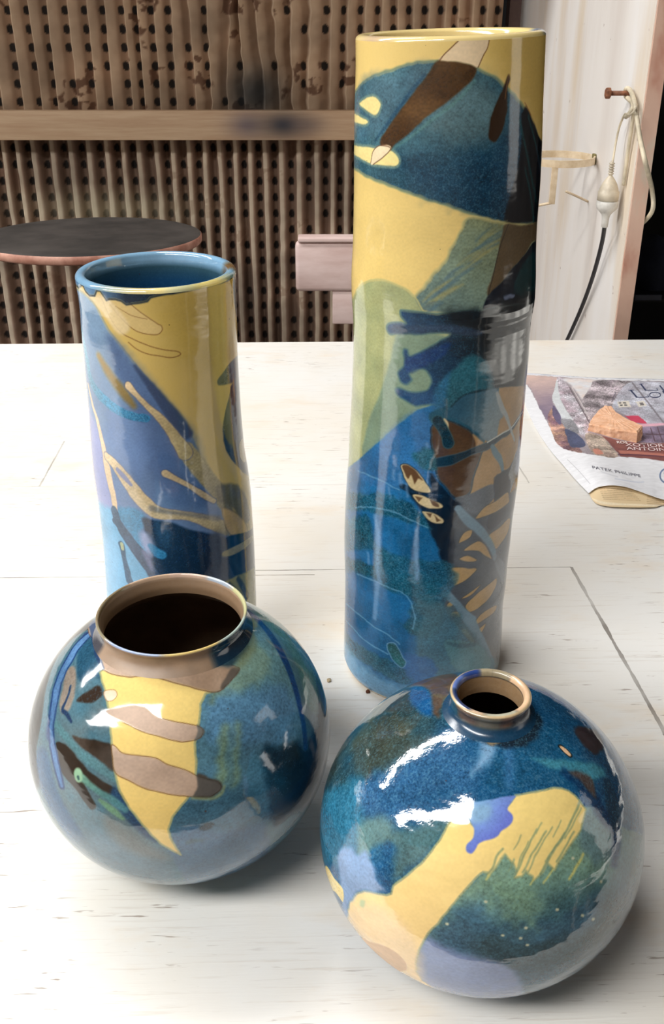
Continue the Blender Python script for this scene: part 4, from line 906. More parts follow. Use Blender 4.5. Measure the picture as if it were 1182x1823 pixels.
# yellow panel
yel = [(918, 1416), (934, 1413), (949, 1410), (968, 1406), (987, 1402), (1001, 1403), (1012, 1407), (1023, 1416), (1032.6, 1426), (1043, 1441), (1040, 1456), (1034, 1478), (1020, 1500), (1010, 1514), (998, 1532), (988, 1550), (984, 1546), (976, 1538), (968, 1552), (950, 1569), (948, 1560), (940, 1556),
       (936, 1550), (930, 1560), (916, 1563), (919, 1550), (914, 1538), (905, 1530), (899, 1522), (893, 1530), (882, 1545), (870, 1561), (866, 1554), (860, 1554), (846, 1566), (834, 1579), (814, 1602), (796, 1625), (780, 1645), (763, 1663), (748, 1688), (740, 1708), (741, 1730), (752, 1746), (776, 1762),
       (800, 1790), (740, 1790), (690, 1750), (640, 1690), (610, 1640), (606, 1618), (616, 1632), (621, 1618), (622, 1606), (633.6, 1592), (648, 1587), (661.5, 1588), (674, 1592), (687, 1594), (696, 1590), (699, 1577), (725, 1559), (750, 1536), (770.6, 1510.5), (782, 1495), (790, 1480), (796, 1467), (808, 1453), (826, 1453), (843, 1470), (880, 1470), (900, 1440)]
p.poly(yel, (236, 206, 120), (240, 204, 130), gp=((900, 1450), (700, 1660)), soft=.45, wob=.3, mott=.05, grain=.03, smooth=False, edge=(150, 158, 112), edge_w=.7)
p.poly([(621, 1622), (640, 1610), (700, 1630), (740, 1680), (745, 1760), (660, 1720), (610, 1650)], (232, 200, 150), soft=5, wob=1, alpha=.7)
gl = (126, 146, 112)
for q, r in (([(1032, 1427), (1022, 1450), (1008, 1480), (996, 1502), (980, 1526), (962, 1556)], 2.2), ([(1034, 1438), (1020, 1468), (1006, 1492)], 1.3), ([(957, 1476), (946, 1496), (930, 1530), (916, 1558)], 1.8),
             ([(972, 1480), (950, 1518), (930, 1552)], 1.6), ([(984, 1472), (962, 1508), (940, 1552)], 1.2), ([(1006, 1482), (990, 1508), (972, 1534)], 1.4), ([(896, 1511), (886, 1524), (876, 1545), (868, 1556)], 1.8),
             ([(940, 1500), (926, 1530), (918, 1550)], 1.2), ([(965, 1465), (955, 1484)], 1), ([(1000, 1460), (985, 1490)], .9), ([(928, 1488), (915, 1512)], .8), ([(1022, 1480), (1005, 1512), (992, 1535)], 1.6), ([(916, 1530), (905, 1550)], 1.5)):
    p.stroke(q, r, gl, soft=.5, wob=.4, alpha=.8, mott=.2)
for q, r in (([(1038, 1521), (1030, 1536), (1015, 1564)], 2.4), ([(985, 1548), (968, 1572)], 1.5), ([(950, 1565), (945, 1576)], 1.5), ([(870, 1558), (866, 1566)], 1.5)):
    p.stroke(q, r, (206, 196, 104), soft=.6, wob=.4, alpha=.85)
# lavender tongue
lav = [(812, 1438), (816, 1431), (838, 1428), (860, 1426), (890, 1420), (918, 1417), (914, 1424), (907, 1434), (905, 1442), (912, 1449), (914, 1457), (911, 1466), (902, 1474), (892, 1480), (886, 1488), (874, 1494), (860, 1497), (851, 1502), (847, 1511), (840, 1519), (832, 1517), (829, 1511), (831, 1503), (840, 1495), (843, 1487), (843, 1475), (836, 1462), (829, 1450)]
p.poly(lav, (116, 158, 204), (98, 112, 196), gp=((840, 1435), (880, 1485)), soft=.5, wob=.3, mott=.1, grain=.25)
p.poly([(820, 1440), (870, 1434), (870, 1455), (845, 1465), (832, 1450)], (128, 166, 188), soft=2, alpha=.6)
# drip at the lower left
p.poly([(602, 1518), (621, 1505), (634, 1520), (649, 1512), (658, 1530), (666, 1545), (671, 1569), (684, 1588), (661, 1589), (640, 1589), (630, 1598), (621, 1612), (618, 1636), (606, 1630), (609, 1606), (608, 1586), (603, 1556)], (110, 142, 184), soft=2.0, wob=.8, mott=.2, grain=.3)
p.poly([(580, 1540), (594, 1562), (604, 1574), (611, 1585), (611, 1606), (600, 1592), (580, 1570)], (232, 204, 120), soft=.6)
p.poly([(642, 1602), (650, 1604), (648, 1616), (640, 1612)], (176, 186, 140), soft=1.2)
p.poly([(646, 1670), (658, 1676), (682, 1683), (700, 1692), (714, 1704), (723.7, 1716), (724, 1727), (712, 1730), (696, 1735), (660, 1710), (640, 1680)], (206, 174, 140), soft=.5, rough=.5, grain=.02)
# right-hand marks
p.stroke([(1005, 1368), (1030, 1388), (1053, 1412), (1066, 1440), (1082, 1460), (1096, 1480), (1098, 1510), (1094, 1540)], [10, 14, 14, 15, 15, 14, 12, 8], (12, 48, 84), soft=2, wob=1, alpha=.95, mott=.3, grain=.4)
p.poly([(1012, 1371), (1035, 1370), (1050, 1378), (1058, 1400), (1060, 1420), (1048, 1408), (1030, 1388)], (74, 58, 50), soft=1.5, wob=.8, alpha=.9, mott=.3)
p.poly([(1076, 1385), (1092, 1400), (1102, 1450), (1095, 1480), (1080, 1440)], (10, 44, 66), soft=1.5, alpha=.8)
p.poly([(1022, 1294), (1045, 1296), (1063, 1302), (1074, 1332), (1062, 1345), (1050, 1337), (1032, 1318)], (50, 34, 34), soft=1.8, wob=1, alpha=.9, mott=.3, grain=.1)
p.poly([(945, 1350), (975, 1352), (1012, 1350), (1040, 1354), (1065, 1362), (1080, 1380), (1060, 1385), (1030, 1372), (1005, 1368), (985, 1368), (965, 1360)], (56, 122, 138), soft=1.8, wob=1.2, alpha=.85, mott=.4, grain=.6)
p.stroke([(998, 1329), (1006, 1336), (1014, 1344)], [4, 5.5, 4.5], (24, 30, 30), soft=.5); p.stroke([(999, 1330), (1006, 1336), (1013, 1343)], [2.5, 3.8, 3], (222, 178, 130), soft=.4)
p.poly([(858, 1318), (880, 1323), (878, 1345), (864, 1362), (846, 1374), (840, 1378), (850, 1350)], (130, 164, 196), soft=3, wob=1, alpha=.8, mott=.2)
p.stroke([(905, 1330), (907, 1360), (906, 1395)], [7, 8, 7], (70, 120, 176), soft=3, alpha=.45)
p.poly([(790, 1255), (812, 1240), (830, 1275), (850, 1300), (820, 1300), (795, 1290)], (40, 104, 122), soft=2, alpha=.7, mott=.5, grain=.9)
p.poly([(820, 1300), (870, 1290), (950, 1270), (965, 1290), (940, 1325), (900, 1330), (862, 1322), (835, 1315)], (22, 34, 46), soft=2, wob=1, alpha=.85)
p.poly([(862, 1300), (880, 1302), (897, 1306), (893, 1320), (884, 1325), (874, 1328), (866, 1320)], (128, 114, 90), soft=1.0, wob=.6, mott=.2, rough=.3)
for x_, y_ in ((992, 1620), (936, 1652), (1070, 1570), (895, 1665), (927, 1670), (939, 1682), (1020, 1528), (1037, 1630), (865, 1605), (796, 1645), (1056, 1636)):
    p.stroke([(x_-.8, y_), (x_+.8, y_+.4)], 2.3, (196, 196, 164), soft=.5, mott=0)
set_attr(body.data, pot(p.c), p.r, p.g)
th = (T2+PI) % (2*PI)-PI; n = len(th); c = np.tile(np.array((70, 62, 56.)), (n, 1)); r = np.full(n, .25)
nz = fbm(P2, 120, 4)
for a0, a1, cl in ((-3.2, -1.6, (58, 52, 46)), (-1.6, -.9, (40, 84, 104)), (-.9, -.3, (96, 76, 62)), (-.3, .35, (112, 104, 88)), (.35, .7, (120, 92, 74)), (.7, 1.25, (64, 58, 60)), (1.25, 1.9, (140, 110, 100)), (1.9, 3.2, (90, 70, 60))):  # pinkish tone at the right of the neck is a painted reflection
    m = (L2 < .0004)*np.clip((th-a0+.1)/.2, 0, 1)*np.clip((a1+.1-th)/.2, 0, 1); c = c*(1-m[:, None])+np.array(cl, float)*m[:, None]
m = np.clip((-L2-.0085)/.002, 0, 1); c = c*(1-m[:, None])+np.array((20, 62, 92.))*m[:, None]
lip = (L2 > -.0022)*(L2 < .0032)
for a0, a1, cl in ((-3.2, -2.75, (150, 138, 112)), (-2.75, -2.2, (40, 66, 130)), (-2.2, -1.5, (96, 120, 186)), (-1.5, -.5, (34, 52, 96)), (-.5, -.1, (208, 176, 146)), (-.1, .8, (176, 174, 154)), (.8, 2.6, (222, 186, 150)), (2.6, 3.2, (150, 138, 112))):
    m = lip*np.clip((th-a0+.08)/.16, 0, 1)*np.clip((a1+.08-th)/.16, 0, 1); c = c*(1-m[:, None])+np.array(cl, float)*m[:, None]
m = (np.abs(L2+.0016) < .0007)*1.0; c = c*(1-m[:, None])+np.array((196, 172, 134.))*m[:, None]
c = c*(1+.4*(nz-.5))[:, None]; c[L2 > .0038] = np.array((150, 122, 90.)); set_attr(neck.data, c, r, np.full(n, .15))
# ================================================================== ON THE TABLE
# ---- newspaper: the printed front page and the turned-under lower page
def coons(B, F, Lc, Rc, nu, nv):
    B = catmull(B, 12); F = catmull(F, 12); Lc = catmull(Lc, 12); Rc = catmull(Rc, 12)
    def samp(C, t):
        d = np.linspace(0, 1, len(C)); return np.stack([np.interp(t, d, C[:, k]) for k in range(3)], -1)
    u = np.linspace(0, 1, nu); v = np.linspace(0, 1, nv); b = samp(B, u); f = samp(F, u); l = samp(Lc, v); r = samp(Rc, v)
    U = u[None, :, None]; V = v[:, None, None]
    P = (1-V)*b[None]+V*f[None]+(1-U)*l[:, None]+U*r[:, None]
    P -= (1-U)*(1-V)*b[0]+U*(1-V)*b[-1]+(1-U)*V*f[0]+U*V*f[-1]
    return P
def px_to_world(Q):
    dx = (Q[:, 0]-CX)/FPX; v = (CY-Q[:, 1])/FPX; d = np.stack([dx, cp+v*sp, -sp+v*cp], -1)
    t = (Q[:, 2]-CAM_H)/d[:, 2]; return np.column_stack([d[:, 0]*t, d[:, 1]*t, Q[:, 2]])
B_ = [(925, 663, .004), (970, 666, .004), (1010, 669, .0045), (1060, 672, .004), (1120, 673.5, .004), (1190, 675, .004), (1330, 679, .004)]
F_ = [(1048, 878, .003), (1058, 870, .007), (1070, 865.5, .011), (1090, 863.5, .014), (1112, 866, .013), (1135, 873, .010), (1160, 882, .008), (1190, 891, .006), (1330, 925, .004)]
L_ = [(925, 663, .004), (930, 700, .003), (940, 733, .003), (957, 767, .003), (979, 800, .003), (1002, 827, .003), (1024, 853, .003), (1048, 878, .003)]
Rt = [(1330, 679, .004), (1330, 760, .004), (1330, 850, .004), (1330, 925, .004)]
nu, nv = 620, 400
Q = coons(B_, F_, L_, Rt, nu, nv).reshape(-1, 3)
Q[:, 2] += .0016*np.sin(Q[:, 0]/31.)*np.clip((Q[:, 1]-680)/60, 0, 1)*np.clip((870-Q[:, 1])/60, 0, 1)*.5
PW = px_to_world(Q)
news = tag(empty('newspaper', tuple(at_z(1150, 770))), 'folded newspaper with colour photo front page, its lower edge curling, weighted by a terracotta chunk', 'newspaper')
def print_mat():
    m = new_mat('printed_newsprint'); N, L = nodes_of(m); b = N['Principled BSDF']
    at = N.new('ShaderNodeAttribute'); at.attribute_name = 'Col'; L.new(at.outputs['Color'], b.inputs['Base Color']); b.inputs['Roughness'].default_value = .6
    return m
PRINT = print_mat()
me = grid_mesh('front_page', PW, nv, nu, flip=True); fp = link_mesh('front_page', me, PRINT, news)
sol = fp.modifiers.new('thickness', 'SOLIDIFY'); sol.thickness = .0005; sol.offset = -1
p = Painter(Q[:, :2]/1000., PW, lambda x, y: np.array([x, y])/1000., (232, 233, 238), .6, 0)
nz2 = fbm(PW, 300, 8, 3)-.5; nz3 = fbm(PW*np.array([1, 3, 1]), 180, 18, 3)-.5
def pp(pts, c, c2=None, soft=.8, **k): p.poly(pts, c, c2, soft=soft, wob=.8, mott=k.pop('mott', .25), **k)
pp([(900, 668), (960, 668.5), (1010, 672), (1060, 676), (1182, 678), (1400, 682), (1400, 842), (1182, 821), (1150, 816), (1110, 813.5), (1070, 811), (1047, 808), (1020, 803), (1003, 797), (990, 786), (980, 765), (972, 748), (958, 720), (945, 695), (938, 684), (900, 676)], (158, 148, 154), smooth=False)
pp([(900, 668), (995, 672), (990, 690), (983, 711), (986, 730), (975, 748), (958, 720), (940, 686), (900, 678)], (214, 186, 176), (132, 118, 138), gp=((960, 672), (972, 730)), soft=1.5, mott=.06)
pp([(991, 674), (1003, 674), (1014, 692), (1026, 712), (1038, 731), (1049, 752), (1044, 778), (1030, 770), (1018, 745), (1004, 720), (994, 700)], (188, 186, 194), (166, 150, 160), mott=.9)
pp([(992, 677), (996, 704), (1006, 726), (1020, 750), (996, 745), (991, 727), (983, 711), (987, 692)], (204, 208, 212), mott=.15)
pp([(1004, 674), (1062, 677), (1050, 692), (1041, 707), (1036, 711), (1028, 700), (1016, 686)], (222, 226, 234), (226, 212, 206), soft=2.5, mott=.05)
pp([(1062, 677), (1125, 680), (1101, 700), (1090, 722), (1078, 722), (1056, 745), (1047, 750), (1034, 725), (1038, 709), (1050, 692)], (168, 160, 164), (150, 138, 146), mott=1.0)
p.stroke([(1014, 690), (1030, 718), (1049, 752)], 1.1, (110, 98, 104), soft=.5, mott=.2); p.stroke([(1018, 690), (1034, 717), (1049, 745)], .8, (214, 206, 206), soft=.4)
pp([(1125, 679), (1182, 680), (1400, 684), (1400, 768), (1182, 756), (1150, 755), (1120, 742), (1096, 730), (1090, 721), (1101, 700)], (196, 198, 210), (182, 178, 190), mott=.4)
p.stroke([(1126, 682), (1150, 712), (1182, 753), (1200, 772)], 1.8, (140, 134, 142), soft=.6, mott=.2)
p.stroke([(1096, 698), (1089, 716)], .8, (110, 104, 120), soft=.5)
pp([(1098, 715), (1119, 714), (1124, 724), (1102, 725)], (222, 214, 202), smooth=False, mott=.05)
for x_, y_ in ((1103, 717.5), (1111, 717.3), (1105.5, 721.5), (1113.5, 721.3)): pp([(x_-2.4, y_-1.2), (x_+2.4, y_-1.2), (x_+3.2, y_+1.3), (x_-1.6, y_+1.3)], (108, 106, 104), soft=.4, smooth=False)
pp([(1131, 715), (1146, 714), (1151, 723), (1137, 724)], (220, 214, 204), smooth=False, mott=.05); pp([(1137, 717), (1144, 716.6), (1146, 721.5), (1140, 722)], (116, 112, 112), soft=.4, smooth=False)
pp([(1112, 740), (1136, 740), (1144, 746), (1152, 754), (1128, 753)], (204, 72, 98), smooth=False, mott=.06)
pp([(1130, 755), (1182, 753), (1400, 756), (1400, 760), (1182, 757), (1145, 760)], (226, 176, 192), mott=.05, smooth=False)
pp([(1140, 761), (1182, 758), (1400, 760), (1400, 800), (1182, 788), (1140, 788)], (150, 134, 158), (110, 96, 112), mott=.4, smooth=False)
for q in ([(1158, 762), (1166, 786)], [(1170, 760), (1180, 788)], [(1150, 773), (1195, 773)]): p.stroke(q, 1.0, (96, 74, 84), soft=.5)
pp([(1070, 775), (1100, 784), (1140, 789), (1182, 789), (1400, 795), (1400, 842), (1182, 821), (1150, 816), (1105, 812.5), (1094, 800), (1082, 786)], (124, 76, 76), (142, 88, 82), mott=.12, smooth=False)
pp([(1100, 802), (1140, 804), (1182, 808), (1400, 820), (1400, 830), (1182, 813), (1140, 809), (1104, 807)], (186, 120, 106), soft=1.5, mott=.06, smooth=False)
p.stroke([(1100, 809), (1140, 810), (1182, 813), (1230, 820)], .9, (84, 50, 70), soft=.6)
pp([(975, 745), (984, 725), (992, 732), (1000, 750), (1012, 768), (1030, 795), (1035, 806), (1003, 798), (988, 784)], (178, 142, 122), (112, 84, 96), mott=.7)
pp([(984, 722), (992, 730), (1000, 748), (996, 756), (984, 740)], (96, 88, 116), mott=.3)
pp([(998, 747), (1020, 749), (1030, 770), (1012, 768)], (132, 132, 138), mott=.5)
pp([(1006, 763), (1032, 776), (1042, 794), (1018, 796), (1010, 780)], (78, 84, 112), mott=.35)
pp([(1042, 772), (1070, 776), (1084, 790), (1100, 813), (1062, 810), (1048, 796)], (190, 178, 164), (166, 146, 136), mott=.7)
pp([(1056, 800), (1066, 799), (1074, 808), (1060, 808)], (208, 142, 124), soft=1.5)
p.c = p.c*(1+nz3*.12)[:, None]
pp([(925, 660), (1010, 666), (1100, 670), (1400, 676), (1400, 679), (1182, 676), (1060, 673.5), (1000, 669.5), (925, 666)], (214, 216, 226), soft=.6, smooth=False, mott=.3)
ink = (52, 60, 92)
for q, r in (([(1141, 684), (1149, 694.4)], 1.6), ([(1138, 684), (1145, 683.4)], .6), ([(1148, 694.6), (1160, 694.8), (1171, 694.6), (1169, 691.5)], .75), ([(1175, 687), (1183, 697)], 1.5), ([(1183, 697), (1204, 697)], .7),
             ([(1123, 695), (1133, 706.5)], 1.7), ([(1119, 694.8), (1128, 694.3)], .6), ([(1132, 707), (1144, 707.3), (1155, 706.6), (1153, 703.4)], .8), ([(1180, 697), (1190, 708)], 1.5)):
    p.stroke(q, r, ink, soft=.35, mott=0, wob=0, smooth=False)
p.stroke([(1166+10*math.cos(a), 703+4.6*math.sin(a)) for a in np.linspace(0, 2*PI, 17)], .95, ink, soft=.35, mott=0, wob=0)
p.stroke([(1188+13*math.cos(a), 847+13*math.sin(a)) for a in np.linspace(0, 2*PI, 17)], 1.6, (96, 116, 152), soft=.8, mott=.3); p.stroke([(1184, 842), (1186, 853)], 2.5, (60, 76, 110), soft=1)
p.line([(1010, 818), (1030, 838), (1050, 861)], (190, 190, 196), .6); p.stroke([(1095, 852), (1130, 858), (1146, 858)], 1, (206, 212, 226), soft=1)
p.stroke([(1070, 840), (1100, 849)], .8, (206, 208, 216), soft=1)
set_attr(me, p.c)
# page turned under; its shade is painted in as a tan base
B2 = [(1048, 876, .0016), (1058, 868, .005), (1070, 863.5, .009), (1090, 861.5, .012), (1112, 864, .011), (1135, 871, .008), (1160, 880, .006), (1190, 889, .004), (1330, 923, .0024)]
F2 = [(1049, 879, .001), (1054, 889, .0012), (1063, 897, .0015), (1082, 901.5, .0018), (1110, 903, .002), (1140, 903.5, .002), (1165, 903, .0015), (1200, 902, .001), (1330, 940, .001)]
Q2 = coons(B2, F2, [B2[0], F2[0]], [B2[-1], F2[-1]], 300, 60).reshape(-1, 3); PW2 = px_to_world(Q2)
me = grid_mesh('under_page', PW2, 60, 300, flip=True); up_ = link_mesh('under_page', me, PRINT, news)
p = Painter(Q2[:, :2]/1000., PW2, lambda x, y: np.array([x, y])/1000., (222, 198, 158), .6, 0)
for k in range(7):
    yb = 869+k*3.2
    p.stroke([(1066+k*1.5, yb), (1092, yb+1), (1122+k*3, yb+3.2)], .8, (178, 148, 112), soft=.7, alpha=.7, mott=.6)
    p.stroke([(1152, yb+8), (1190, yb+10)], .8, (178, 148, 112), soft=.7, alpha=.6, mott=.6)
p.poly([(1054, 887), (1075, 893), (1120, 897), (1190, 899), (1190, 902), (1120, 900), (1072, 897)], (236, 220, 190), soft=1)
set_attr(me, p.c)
# lettering on the page
def text_px(name, txt, a, b_, h, col, z, parent, bold=0.0, shear=(0, 0)):
    cu = bpy.data.curves.new(name, 'FONT'); cu.body = txt; cu.size = 1.0; cu.offset = bold; cu.extrude = 0
    tmp = bpy.data.objects.new('tmp', cu); COL.objects.link(tmp); bpy.context.view_layer.update()
    me = bpy.data.meshes.new_from_object(tmp.evaluated_get(bpy.context.evaluated_depsgraph_get()))
    bpy.data.objects.remove(tmp); n = len(me.vertices); co = np.zeros(n*3, np.float32); me.vertices.foreach_get('co', co); co = co.reshape(-1, 3)
    w = co[:, 0].max(); a = np.array(a, float); b_ = np.array(b_, float)
    hv = np.array(h, float); pxs = a+(co[:, 0:1]/w)*(b_-a)+co[:, 1:2]/.7*hv
    # height of the sheet under each vertex
    zz = np.empty(n)
    for i, q in enumerate(pxs): zz[i] = Q[np.argmin((Q[:, 0]-q[0])**2+(Q[:, 1]-q[1])**2), 2]
    W = px_to_world(np.column_stack([pxs, zz+.0007])); me.vertices.foreach_set('co', W.astype(np.float32).ravel()); me.name = name
    return link_mesh(name, me, plain(name+'_ink', col, .6), parent, False)
text_px('caption_text', 'ROS', (1098, 789.0), (1117, 789.5), (-1.2, -4), (240, 230, 226), .001, news, .02)
text_px('caption_text', 'XOTIORIN', (1114, 794), (1200, 796.5), (-2.0, -5.5), (226, 206, 206), .001, news, .01)
text_px('caption_text', 'ANTOINE', (1116, 800.5), (1196, 803.5), (-2.0, -5.5), (226, 206, 206), .001, news, .01)
text_px('advert_text', 'PATEK PHILIPPE', (1054, 833.5), (1141, 849.5), (-1.6, -5.0), (110, 110, 122), .001, news)

# ---- terracotta chunk holding the paper down
def chunk():
    tp = [(1048, 754), (1056, 740), (1066, 729), (1076, 721.5), (1088, 722), (1096, 733), (1116, 745), (1144.5, 758), (1135, 769), (1100, 764.5), (1070, 758)]
    zt, zb = .0185, .0052
    T = [at_z(x, y, zt) for x, y in tp]; Bm = []
    bot = {0: (1046, 772), 10: (1079, 780), 9: (1104, 784), 8: (1133, 789), 7: (1142, 784)}
    for i, (x, y) in enumerate(tp): Bm.append(at_z(*bot[i], zb) if i in bot else np.array([T[i][0], T[i][1]+.001, zb]))
    C = np.mean(T, 0); n = len(tp); V = []; F = []
    # rings: top centre, inner top ring, top ring, two side rings, bottom
    rings = []
    for f in (.35, .7, .96): rings.append([C+(t-C)*f+np.array([0, 0, .0006*(1-f)]) for t in T])
    for f in (.12, .35, .6, .85, 1.0): rings.append([t*(1-f)+b_*f for t, b_ in zip(T, Bm)])
    def dense(rg):
        out = []
        for i in range(n):
            for k in range(6): out.append(rg[i]*(1-k/6)+rg[(i+1) % n]*k/6)
        return out
    rings = [dense(r) for r in rings]; m = n*6; V = [C+np.array([0, 0, .0008])]
    for k, rg in enumerate(rings):
        for q in rg:
            nn = mnoise.noise(Vector(q)*160); n2 = mnoise.noise(Vector(q)*500+Vector((5, 2, 1)))
            d = q-C; d[2] = 0; d /= np.linalg.norm(d)+1e-9
            amp = .0012 if k >= 3 else .0005
            V.append(q+d*(nn*amp+n2*.0006 if k < len(rings)-1 else 0)+np.array([0, 0, (n2*.0005 if k < 3 else 0)]))
    for i in range(m): F.append((0, 1+i, 1+(i+1) % m))
    for k in range(len(rings)-1):
        for i in range(m):
            i2 = (i+1) % m; F.append((1+k*m+i, 1+(k+1)*m+i, 1+(k+1)*m+i2, 1+k*m+i2))
    F.append(tuple(1+(len(rings)-1)*m+i for i in range(m-1, -1, -1)))
    mt = plain('terracotta_break', (246, 200, 168), .85, 190, col2=(228, 170, 130), bump=.5)
    o = py_mesh('terracotta_shard', V, F, mt, None, False); return o
tag(chunk(), 'broken orange terracotta chunk lying on the newspaper photo', 'shard')

# ---- crumbs of clay
def crumb(px, py, r, col, label, seed):
    c = at_z(px, py, r*.7); V = []; F = []; ns, nr = 12, 8
    for i in range(nr+1):
        a = PI*i/nr
        for k in range(ns):
            b_ = 2*PI*k/ns; q = Vector((math.sin(a)*math.cos(b_), math.sin(a)*math.sin(b_), math.cos(a)))
            rr = r*(1+.35*mnoise.noise(q*1.7+Vector((seed, 0, 0)))); V.append((c[0]+q.x*rr, c[1]+q.y*rr*1.1, max(.0001, c[2]+q.z*rr*.75)))
    for i in range(nr):
        for k in range(ns): F.append((i*ns+k, (i+1)*ns+k, (i+1)*ns+(k+1) % ns, i*ns+(k+1) % ns))
    tag(py_mesh('clay_crumb', V, F, plain('crumb_clay', col, .85, 500), None, True), label, 'crumb')
crumb(585.5, 1211, .0017, (206, 184, 148), 'pale clay crumb on the table between the round jar and the tall vase', 1)
crumb(655, 1231, .0015, (110, 62, 36), 'dark reddish clay crumb on the table at the foot of the tall vase', 4)
# ================================================================== BACKGROUND
YF = 2.5
def filter_panel(name, label, ridges_px, row, z0, z1, crumple, hole_z, seed):
    X = np.array([at_y(x, row, YF)[0] for x in ridges_px])
    while X[0] > -1.35: X = np.r_[X[0]-.0435, X]
    zs = np.linspace(z0, z1, 210); sub = 16
    u = np.linspace(0, 1, sub, endpoint=False); cols = []
    nr = len(X)-1
    I = np.repeat(np.arange(nr), sub); U = np.tile(u, nr); I = np.r_[I, nr-1]; U = np.r_[U, 1.0]
    ZZ = np.tile(zs[:, None], (1, len(I)))
    # wobble of every ridge with height
    def ridge_off(i, z):
        P = np.stack([np.full_like(z, 0)+i*3.7+seed, z*7, z*0], -1).reshape(-1, 3)
        w = (vnoise(P*np.array([1, .6, 1]), 1.0, seed)-.5)*.0065+(vnoise(P*np.array([1, 7, 1]), 1.0, seed+3)-.5)*.0016
        return w.reshape(z.shape)
    Ii = np.tile(I, (len(zs), 1)).astype(float)
    a = ridge_off(Ii, ZZ); b_ = ridge_off(Ii+1, ZZ)
    cr = crumple(X[I], ZZ) if crumple else 0*ZZ
    a2 = a*(1+3.2*cr); b2 = b_*(1+3.2*cr)
    x = (X[I]+a2)*(1-U)+(X[np.minimum(I+1, nr)]+b2)*U
    Ut = np.tile(U, (len(zs), 1))
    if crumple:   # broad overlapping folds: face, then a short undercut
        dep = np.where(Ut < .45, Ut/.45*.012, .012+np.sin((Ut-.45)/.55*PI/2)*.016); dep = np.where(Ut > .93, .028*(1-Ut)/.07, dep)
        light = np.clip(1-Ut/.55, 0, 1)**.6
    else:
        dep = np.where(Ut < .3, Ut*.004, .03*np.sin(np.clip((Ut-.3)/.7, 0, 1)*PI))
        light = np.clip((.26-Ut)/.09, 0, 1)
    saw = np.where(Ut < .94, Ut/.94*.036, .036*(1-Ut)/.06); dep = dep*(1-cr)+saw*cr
    y = YF-.03+dep+(fbm(np.stack([x, ZZ, 0*ZZ], -1).reshape(-1, 3), 22, seed+5).reshape(x.shape)-.5)*(.005+.010*cr)
    P = np.stack([x, y, ZZ], -1).reshape(-1, 3)
    me = grid_mesh(name, P, len(zs), len(I), flip=False)
    pn = np.stack([x, ZZ, 0*x], -1).reshape(-1, 3)
    n1 = fbm(pn, 14, 3+seed, 4).reshape(x.shape); n2 = fbm(pn, 60, 13+seed, 3).reshape(x.shape); n3 = fbm(pn, 5, 33+seed, 3).reshape(x.shape)
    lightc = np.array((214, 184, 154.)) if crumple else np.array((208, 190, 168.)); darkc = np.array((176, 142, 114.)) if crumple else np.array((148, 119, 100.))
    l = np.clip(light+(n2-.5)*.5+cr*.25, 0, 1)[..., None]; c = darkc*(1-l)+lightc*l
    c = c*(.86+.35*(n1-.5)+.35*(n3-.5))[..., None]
    # rust-brown flakes where the overspray has come off
    fl = (1.0 if crumple else .35)*np.clip((n1-.63)/.03, 0, 1)*np.clip((n2-.50)/.05, 0, 1)
    c = c*(1-fl[..., None]*.75)+np.array((84, 54, 38.))*(fl[..., None]*.75)
    # holes in the fold
    hu = .74 if crumple else .64
    hz = ((ZZ-hole_z)/.0376+.5) % 1-.5
    wpx = (X[np.minimum(I+1, nr)]-X[I])
    hole = ((Ut-hu)*wpx/.0068)**2+(hz*.0376/.0098)**2
    hv = _h(Ii.astype(np.int64), np.floor((ZZ-hole_z)/.0376+.5).astype(np.int64), np.zeros_like(Ii, dtype=np.int64), seed)
    hm = np.clip((1.15-hole)/.35, 0, 1)*(hv > .08+.85*cr)
    c = c*(1-hm[..., None])+np.array((26, 20, 17.))*hm[..., None]
    # grey blast of sprayed glaze
    if crumple:
        cx = at_y(455, 150, YF); g = np.exp(-(((x-cx[0])/.07)**2+((ZZ-cx[2]+.02)/.055)**2)); c = c*(1-.85*g[..., None])+np.array((48, 50, 52.))*(.85*g[..., None])
    pale = np.exp(-(((x-at_y(200, 370, YF)[0])/.22)**2+((ZZ-at_y(200, 370, YF)[2])/.045)**2))*(0 if crumple else 1)
    c = c*(1-.62*pale[..., None])+np.array((202, 194, 166.))*(.62*pale[..., None])
    set_attr(me, c.reshape(-1, 3))
    m = new_mat(name+'_paper'); N, L = nodes_of(m); b = N['Principled BSDF']; at = N.new('ShaderNodeAttribute'); at.attribute_name = 'Col'
    L.new(at.outputs['Color'], b.inputs['Base Color']); b.inputs['Roughness'].default_value = .85
    o = link_mesh(name, me, m, None); tag(o, label, 'filter', 'pleated spray booth filters')
    return o
zb_top = float(at_y(300, 197, YF)[2]); zb_bot = float(at_y(300, 250, YF)[2])
top_r = [22, 56, 89, 124, 159, 190, 223, 249, 276, 304, 339, 375, 405, 434, 460, 490, 523, 554, 587, 619, 650, 681, 708, 736, 762, 790, 816, 842, 868, 893]
low_r = [14, 40, 67, 98, 131, 162, 193, 223, 250, 281, 311, 339, 365, 391, 419, 445, 471, 499, 530, 560, 588, 615, 642, 668, 695, 722, 748, 775, 802, 830, 858, 890]
def crum(x, z):
    x0_ = at_y(470, 80, YF)[0]; return np.clip(1.25-np.abs(x-x0_)/.19, 0, 1)*np.ones_like(z)
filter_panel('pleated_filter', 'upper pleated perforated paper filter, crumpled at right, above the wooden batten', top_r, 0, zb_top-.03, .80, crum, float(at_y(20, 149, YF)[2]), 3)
filter_panel('pleated_filter', 'lower pleated perforated paper filter with pale ridges, below the wooden batten', low_r, 300, -.62, zb_bot+.03, None, float(at_y(20, 322, YF)[2]), 11)
